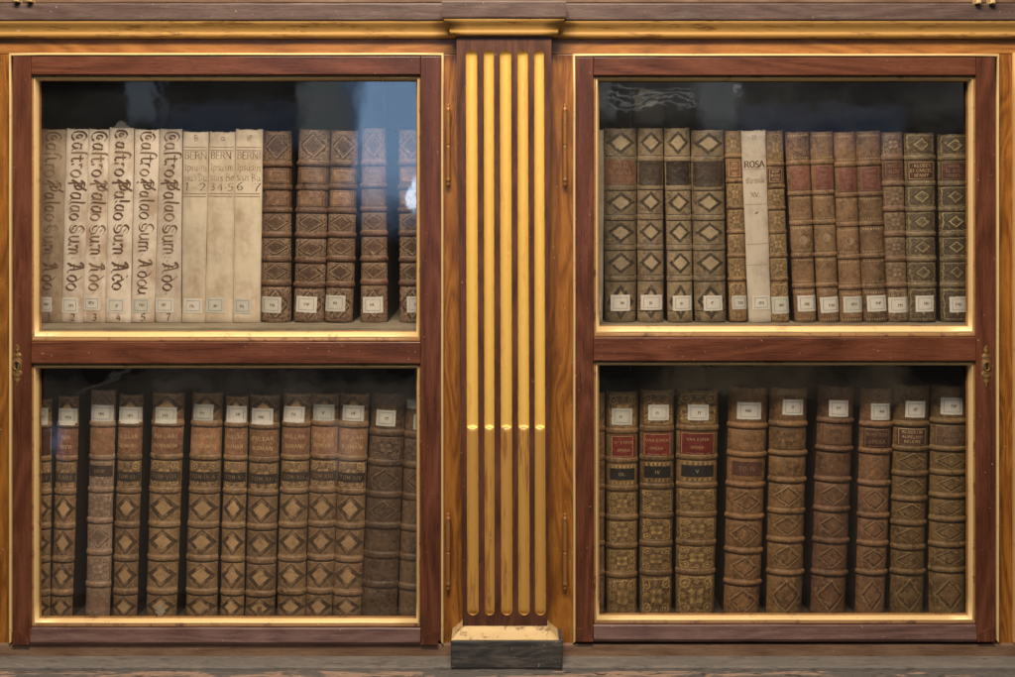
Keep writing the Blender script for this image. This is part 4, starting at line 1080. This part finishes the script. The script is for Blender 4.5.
b = leather_book((939.4, 970), (943.2, 972.4), 134, 322, YU, 'olive', ob, ['dense', 'plain', 'dense', 'dense', 'dense', 'dense', 'dense'], (950, 969, 297, 312.5), amp=.0016,
                 labels=[dict(name='title_label', ra=162, rb_=180, mat=M['lab_dark'], lines=['·RUDEL', 'EL·RVEL', (R, 7)], wid=.9, type_mat='gold_dim')])
tag(b.root, 'pale gilt calf volume of dense scrollwork, cut off by the right gilt bead', 'book', 'pale gilt calf volumes of dense scrollwork')

# ---- lower left: the set with orange labels and black number strips
lb_ = [424.8, 458, 491.5, 526, 559.5, 593]
bul = [((30, 50.4), (28, 48.2), 399, (32, 47.4, 408, 425), ['', ''], 'TOM·I', 'leftmost, half hidden by the gilt bead', 'lab_dark'), ((57, 77.8), (49, 70.8), 396, (57.8, 76.4, 409, 425.5), [(R, 5), (R, 6)], '·PARS', 'second from the left end of its shelf', 'lab_brown'),
       ((118, 142.2), (111, 135.2), 395, (118.6, 141.2, 407.6, 424), ['BULLAR', 'ROMANU'], 'TOM·VI·', 'numbered VI', 'lab_tan'), ((151, 183.2), (144.4, 174.8), 393.5, (154.8, 176.4, 408, 424), ['BULLARI', 'ROMANUM'], 'TOM·VIII', 'numbered VIII with a white scuff at its foot', 'lab_brown'),
       ((191, 221.6), (183.8, 215.2), 393, (193, 213.2, 405, 421.4), ['BULLARI', 'ROMANUM'], 'TOM·IX·A', 'numbered IX, right of a wide dark gap', 'lab_tan'), ((225, 247.6), (219, 242.4), 396, (226.4, 246.2, 406.4, 423), ['BULLAR', 'ROMAN'], 'TOM·X·', 'numbered X, narrow', 'lab_tan'),
       ((249, 279), (243.8, 273.2), 395, (251.4, 273, 409, 425), ['BULLAR', 'ROMAN'], 'TOM·XI·', 'numbered XI', 'lab_tan'), ((282.8, 310.6), (275.8, 304), 394, (283.4, 304.6, 407, 423), ['BULLAR', 'ROMANU'], 'TOM·XII', 'numbered XII, left of XIII', 'lab_brown'),
       ((311, 338.6), (304.2, 331.2), 394, (313, 334.2, 405, 421.2), ['BULLAR', 'ROMANU'], 'TOM·XIII', 'numbered XIII', 'lab_tan'), ((339.4, 368.6), (332, 360.2), 394, (342.2, 363.6, 406, 421.6), ['BULLAR', 'ROMAN'], 'TOM·XIV', 'numbered XIV beside the dark stained volume', 'lab_tan')]
for i, (tp, bt, rt, tk, ln, num, what, lm) in enumerate(bul):
    j = R.uniform(-1, 1) + (2 if i == 6 else 0)
    b = leather_book(tp, bt, rt, 619.5, YL, 'bullary', [r + j for r in lb_], ['chevron', 'plain', 'foliate', 'chevron', 'chevron', 'chevron', 'chevron'], tk, amp=.0016, bh=2.6, depth=.27, lines=[(r + j + 2.6, r + j + 3.8) for r in lb_],
                     labels=[dict(name='title_label', ra=428.5 + j, rb_=455 + j, mat=M[lm], lines=ln, wid=.93, border=False, type_mat='gold_type', lh=.0066, drop=.06),
                             dict(name='number_label', ra=472.5 + j, rb_=482 + j, mat=M['lab_umber'], lines=[num], wid=.96, border=False, type_mat='gold_dim', lh=.0068, drop=.03)])
    if i == 3:
        m = MB(); pts = [b.p(.001 + .0075 * math.cos(q * .2244) * (1 + .3 * math.sin(q * 1.7) + .2 * math.sin(q * 4.3)), b.z(611) + .010 * math.sin(q * .2244) * (1 + .25 * math.sin(q * 2.9)), .0004) for q in range(28)]
        m.face(pts, M.setdefault('scuffed', plain('scuffed leather', (0.34, 0.27, 0.19), .9, .6, 240))); m.build('scuff', b.root, fix=False)
    if i == 6:
        m = MB(); b.patch(m, -.003, .005, b.z(619), b.z(607), .0004, M['saddle_plain'], 0, ragged=.0006); m.build('scuff', b.root, fix=False)
    tag(b.root, 'brown calf folio with diamonds, ' + what, 'book', 'brown calf folios of one set stamped with diamonds')
b = leather_book((89.6, 114.6), (83.6, 108), 390.5, 619.5, YL, 'ashcalf', [425, 458, 490.5, 521.5, 553.5, 585.5], ['arabesque', 'plain', 'foliate', 'foliate', 'arabesque', 'foliate', 'plain'], (90.7, 112.8, 405.5, 422), amp=.0018, bh=2.6, depth=.27,
                 labels=[dict(name='title_label', ra=428.5, rb_=455, mat=M['lab_tan'], lines=[(R, 6), (R, 5)], wid=.92, border=False, type_mat='gold_dim', lh=.006),
                         dict(name='number_label', ra=466, rb_=477, mat=M['lab_umber'], lines=[(R, 6)], wid=.92, border=False, type_mat='gold_dim')])
tag(b.root, 'greyish calf folio with arabesque panels, odd one left in the diamond set', 'book')
ub = [434, 464, 496, 527, 556.5, 586]
b = leather_book((371, 405), (360.2, 396), 394.5, 619.5, YL, 'umber', ub, ['plain', 'foliate', 'blind', 'blind', 'plain', 'plain', 'plain'], (376, 395.4, 411, 427), amp=.0018, bh=3.0, depth=.27)
tag(b.root, 'dark stained brown folio, wholly in view, with mottled blind tooling', 'book', 'dark stained brown folios')
b = leather_book((405.6, 434), (397.6, 426), 399, 619.5, YL, 'umber', [r + 2 for r in ub], ['plain', 'foliate', 'blind', 'plain', 'plain', 'plain', 'plain'], (413.6, 431, 415, 430.5), amp=.0018, bh=3.0, depth=.27)
m = MB(); b.patch(m, b.lx(406.6, 405), b.lx(420, 405), b.z(409.5), b.z(401), .0005, M['ticket_old'], .03, ragged=.0006); m.build('torn_paper', b.root, fix=False)
tag(b.root, 'dark stained brown folio with torn white paper at its head', 'book', 'dark stained brown folios')

# ---- lower right
b = leather_book((586, 605), (586, 604), 393, 617, YL, 'saddle', [429, 458, 487, 516, 544, 573], ['blind'] * 7, None, amp=.0018, depth=.27)
tag(b.root, 'brown calf folio showing only a sliver beside the left gilt bead', 'book')
eb = [429, 458, 486.5, 515.5, 544, 573]
esp = [((606.8, 638.4), (607.2, 637), 392, (611.6, 632.2, 408.5, 425), ['V· ESPEN', 'OPERA'], 'III.', 'numbered III with a torn red label'), ((640.8, 675), (640.4, 671.8), 390.5, (648.2, 669, 405, 420.6), ['VAN ESPEN', 'OPERA·'], 'IV', 'numbered IV'), ((677.8, 719.6), (676.8, 715), 390.5, (687.6, 708.6, 405, 420.6), ['VAN ESPEN', 'OPERA·'], 'V', 'numbered V, widest of the three')]
for i, (tp, bt, rt, tk, ln, num, what) in enumerate(esp):
    j = (2.5, .5, -.3)[i]
    b = leather_book(tp, bt, rt, 617, YL, 'espen', [r + j for r in eb], ['foliate', 'plain', 'key', 'foliate', 'foliate', 'foliate', 'foliate'], tk, amp=.0018, bh=2.6, depth=.27, bulge=.40,
                     labels=[dict(name='title_label', ra=433 + j, rb_=455 + j, mat=M['lab_red'], lines=ln, wid=.86 if i else .76, type_mat='gold_type', lh=.0046, drop=0, nib=.02, xoff=.0 if i else .0028),
                             dict(name='number_label', ra=466 + j, rb_=477.5 + j, mat=M['lab_black'], lines=[num], wid=.80, type_mat='gold_type', border=False, lh=.0056, drop=0, nib=.03)])
    tag(b.root, 'gilt calf folio with red VAN ESPEN label, ' + what, 'book', 'gilt calf folios with red labels')
plainb = [
 ('saddle', (730.4, 770), (725.2, 760.8), 388.5, [427, 455.5, 486, 518, 552, 584], (737.6, 761.8, 403, 420), ['MYLERO', 'OPERA'], 'TO·IV', 'saddle brown calf folio with worn MYLERO title, right of the red labelled folios'),
 ('saddle', (772, 809.4), (768, 803.4), 389, [425, 454, 481, 512, 541, 573.5], (783, 804, 400, 415.4), [(R, 6), (R, 5)], '', 'saddle brown calf folio with raised bands between two wide dark gaps'),
 ('redsad', (820.4, 856.4), (812.4, 847), 387, [421.8, 450, 480.5, 510.5, 542, 574.5], (829.3, 848.8, 401, 417.4), [(R, 6), (R, 5)], '', 'reddish brown calf folio left of the worn OPERA volume, faded blank looking title'),
 ('redsad', (862.6, 894.6), (857, 886.4), 389, [425.3, 452, 484, 516.5, 544.5, 573.5], (871, 890.2, 404, 420.4), ['M·HIERON', 'OPERA'], '', 'reddish brown calf folio with a dark worn title OPERA and frayed head'),
 ('moss', (896.6, 932.4), (892.2, 925.4), 385.5, [425, 449.5, 474.5, 499.8, 524, 548.5, 573], (906, 926, 401.5, 418), ['ROBERTIN', 'AURELIVII', 'RELEIRE'], '', 'olive brown calf folio with three line title, wholly in view'),
 ('moss', (934, 972), (931.4, 968), 386, [421.8, 449.5, 473.3, 496.5, 520, 545.8, 570.8], (941.2, 963, 398, 415), ['ROBERT', 'AURELIV', 'REPLIC'], '', 'olive brown calf folio with three line title, at the right gilt bead')]
for i, (pre, tp, bt, rt, bd, tk, ln, num, what) in enumerate(plainb):
    r0_, r1_ = bd[0] + 3.5, bd[1] - 3.2
    lm = ('saddle_plain', 'saddle_plain', 'redsad_plain', 'lab_dark', 'lab_dark', 'umber_plain')[i]
    labs = [dict(name='title_label', ra=r0_, rb_=r1_, mat=M[lm], lines=ln, wid=.84, type_mat=('gold_dim', 'dark_type', 'dark_type', 'gold_dim', 'gold_type', 'gold_dim')[i], border=True, lh=.0062 if len(ln) < 3 else .0046, drop=.08)]
    if num: labs.append(dict(name='number_label', ra=bd[1] + 7, rb_=bd[1] + 21, mat=M['lab_dark'], lines=[num], wid=.78, type_mat='gold_dim', border=False, lh=.007))
    n = len(bd) + 1
    b = leather_book(tp, bt, rt, 617, YL, pre, bd, ['plain', 'plain', 'plain' if i < 4 else 'blind'] + ['blind'] * (n - 3), tk, amp=.0034, bh=2.5, depth=.27, bulge=.5, labels=labs)
    tag(b.root, what, 'book', 'tall brown calf folios with thick raised bands')

# ---------------------------------------------------------------- light
def area(name, loc, target, sx, sy, power, col):
    l = bpy.data.lights.new(name, 'AREA'); l.shape = 'RECTANGLE'; l.size = sx; l.size_y = sy; l.energy = power; l.color = col
    o = bpy.data.objects.new(name, l); COL.objects.link(o); o.location = loc
    o.rotation_euler = (Vector(target) - Vector(loc)).to_track_quat('-Z', 'Y').to_euler(); return o
area('ceiling_lamp', (-0.15, -1.55, ZC + 1.8), (0, 0, ZC - .15), 1.3, 0.4, 126, (1.0, 0.845, 0.665))
area('room_light', (0.5, -3.6, ZC + 2.6), (0, 0, ZC - .3), 2.6, 1.0, 38, (1.0, 0.9, 0.8))

# painted stand-in for the room behind the camera: its light, reflections, glints and haze
wd = bpy.data.worlds.new('World'); sc.world = wd; wd.use_nodes = True
t = NT(wd.node_tree); bg = t.n['Background']
tc = t.new('ShaderNodeTexCoord'); sp = t.new('ShaderNodeSeparateXYZ'); t.l.new(tc.outputs['Generated'], sp.inputs[0])
X, Y, Z = sp.outputs
ny = t.mx(t.mul(Y, -1.0), 0.02)
az = t.m('DIVIDE', X, ny); el = t.m('DIVIDE', Z, ny)       # slopes of the direction into the room
behind = t.step(Y, 0.05, -0.15)
A = lambda c: (c - 507.5) * S / D
E = lambda r: (HY - r) * S / D
colsum = None
def feat(mask, col):
    global colsum
    c = t.mix(mask, (0, 0, 0), col)
    if colsum is None: colsum = c
    else: colsum = t.mix(1.0, colsum, c, 'ADD')
def bx(c0, c1, ra, rb, sc_=4, sr=10):
    return t.mul(t.box(az, A(c0), A(c1), sc_ * S / D), t.box(el, E(rb), E(ra), sr * S / D))
rn = t.noise(t.comb(t.mul(az, 8.0), t.mul(el, 8.0), 0.0), 1.0, 4, 0.6)
feat(t.add(0.55, rn), (0.045, 0.041, 0.037))
feat(bx(362, 480, -260, 200, 14, 50), (1.65, 2.7, 4.3))            # tall window
feat(bx(344, 372, -260, 208, 10, 25), (0.40, 0.60, 0.95))
feat(bx(409, 421, 176, 214, 3, 6), (7.0, 8.2, 10.0))  # white glare painted into the window
feat(bx(302, 344, -260, 190, 9, 60), (0.52, 0.58, 0.62))         # pale wall piers
feat(bx(128, 158, -260, 122, 5, 12), (0.36, 0.46, 0.58))
feat(bx(160, 300, 106, 150, 12, 10), (0.10, 0.14, 0.25))
feat(bx(700, 738, -260, 135, 9, 30), (0.40, 0.44, 0.50))
feat(bx(740, 900, 108, 150, 12, 9), (0.10, 0.14, 0.26))
feat(bx(598, 612, -260, 120, 3, 9), (0.4, 0.42, 0.45))
wv = t.step(t.m('SINE', t.add(t.mul(el, 1150.0), t.mul(t.m('SINE', t.mul(az, 150.0)), 1.6))), 0.2, 0.9)
feat(t.mul(wv, bx(610, 697, 86, 110, 3, 4)), (1.0, 1.03, 1.06))
feat(t.mul(bx(590, 985, -260, 125, 12, 20), t.add(0.35, t.step(rn, 0.35, 0.65))), (0.34, 0.32, 0.29))
dr_ = t.m('SQRT', t.add(t.m('POWER', t.sub(az, A(650)), 2.0), t.m('POWER', t.sub(el, E(97)), 2.0)))
feat(t.box(dr_, 6 * S / D, 11 * S / D, 1.5 * S / D), (0.75, 0.62, 0.42))
feat(t.mul(bx(640, 665, 104, 122, 4, 5), 0.6), (0.4, 0.36, 0.28))
feat(t.step(t.m('SQRT', t.add(t.m('POWER', t.sub(az, A(736)), 2.0), t.m('POWER', t.sub(el, E(88)), 2.0))), 5 * S / D, 2.5 * S / D), (1.2, 1.2, 1.2))
feat(t.mul(bx(30, 330, -260, 125, 12, 20), t.step(rn, 0.35, 0.65)), (0.10, 0.10, 0.10))
feat(bx(54, 63, 426, 460, 6, 12), (0.50, 0.68, 1.3))  # blue glint painted in for the lower left pane
feat(bx(334, 352, 426, 472, 5, 12), (0.42, 0.36, 0.36))  # pale haze blotch painted in for the same pane
dg = t.sub(t.sub(el, E(390)), t.mul(t.sub(az, A(80)), 0.40))
feat(t.mul(t.box(dg, -1.5 * S / D, 2.5 * S / D, 1.5 * S / D), bx(78, 136, 366, 392, 8, 6)), (0.24, 0.22, 0.18))  # painted slanting streak of haze
feat(t.mul(bx(30, 430, 369, 396, 25, 4), t.step(rn, 0.4, 0.65)), (0.30, 0.24, 0.19))  # brown haze painted over the book tops, both lower panes
feat(t.mul(bx(655, 905, 366, 396, 20, 4), t.step(rn, 0.35, 0.65)), (0.34, 0.24, 0.14))
feat(bx(20, 470, 380, 596, 30, 5), (0.11, 0.085, 0.065))  # faint haze painted over both lower panes
feat(bx(560, 1000, 380, 596, 30, 5), (0.04, 0.03, 0.02))
world_col = t.mix(behind, (0.05, 0.045, 0.04), colsum)
t.set(bg.inputs['Color'], world_col); bg.inputs['Strength'].default_value = 1.0

# ---------------------------------------------------------------- camera
cam = bpy.data.cameras.new('camera'); co = bpy.data.objects.new('camera', cam); COL.objects.link(co)
co.location = (0, -D, ZC); co.rotation_euler = (math.pi / 2, 0, 0)
cam.sensor_width = 36; cam.lens = 36 * D / (1015 * S); cam.shift_y = -(338.5 - HY) / 1015
cam.clip_start = 0.05; cam.clip_end = 100
sc.camera = co
vs = sc.view_settings; vs.view_transform = 'Standard'; vs.look = 'None'; vs.gamma = 1; vs.exposure = 0
sc.cycles.transparent_max_bounces = 24
sc.cycles.max_bounces = 10
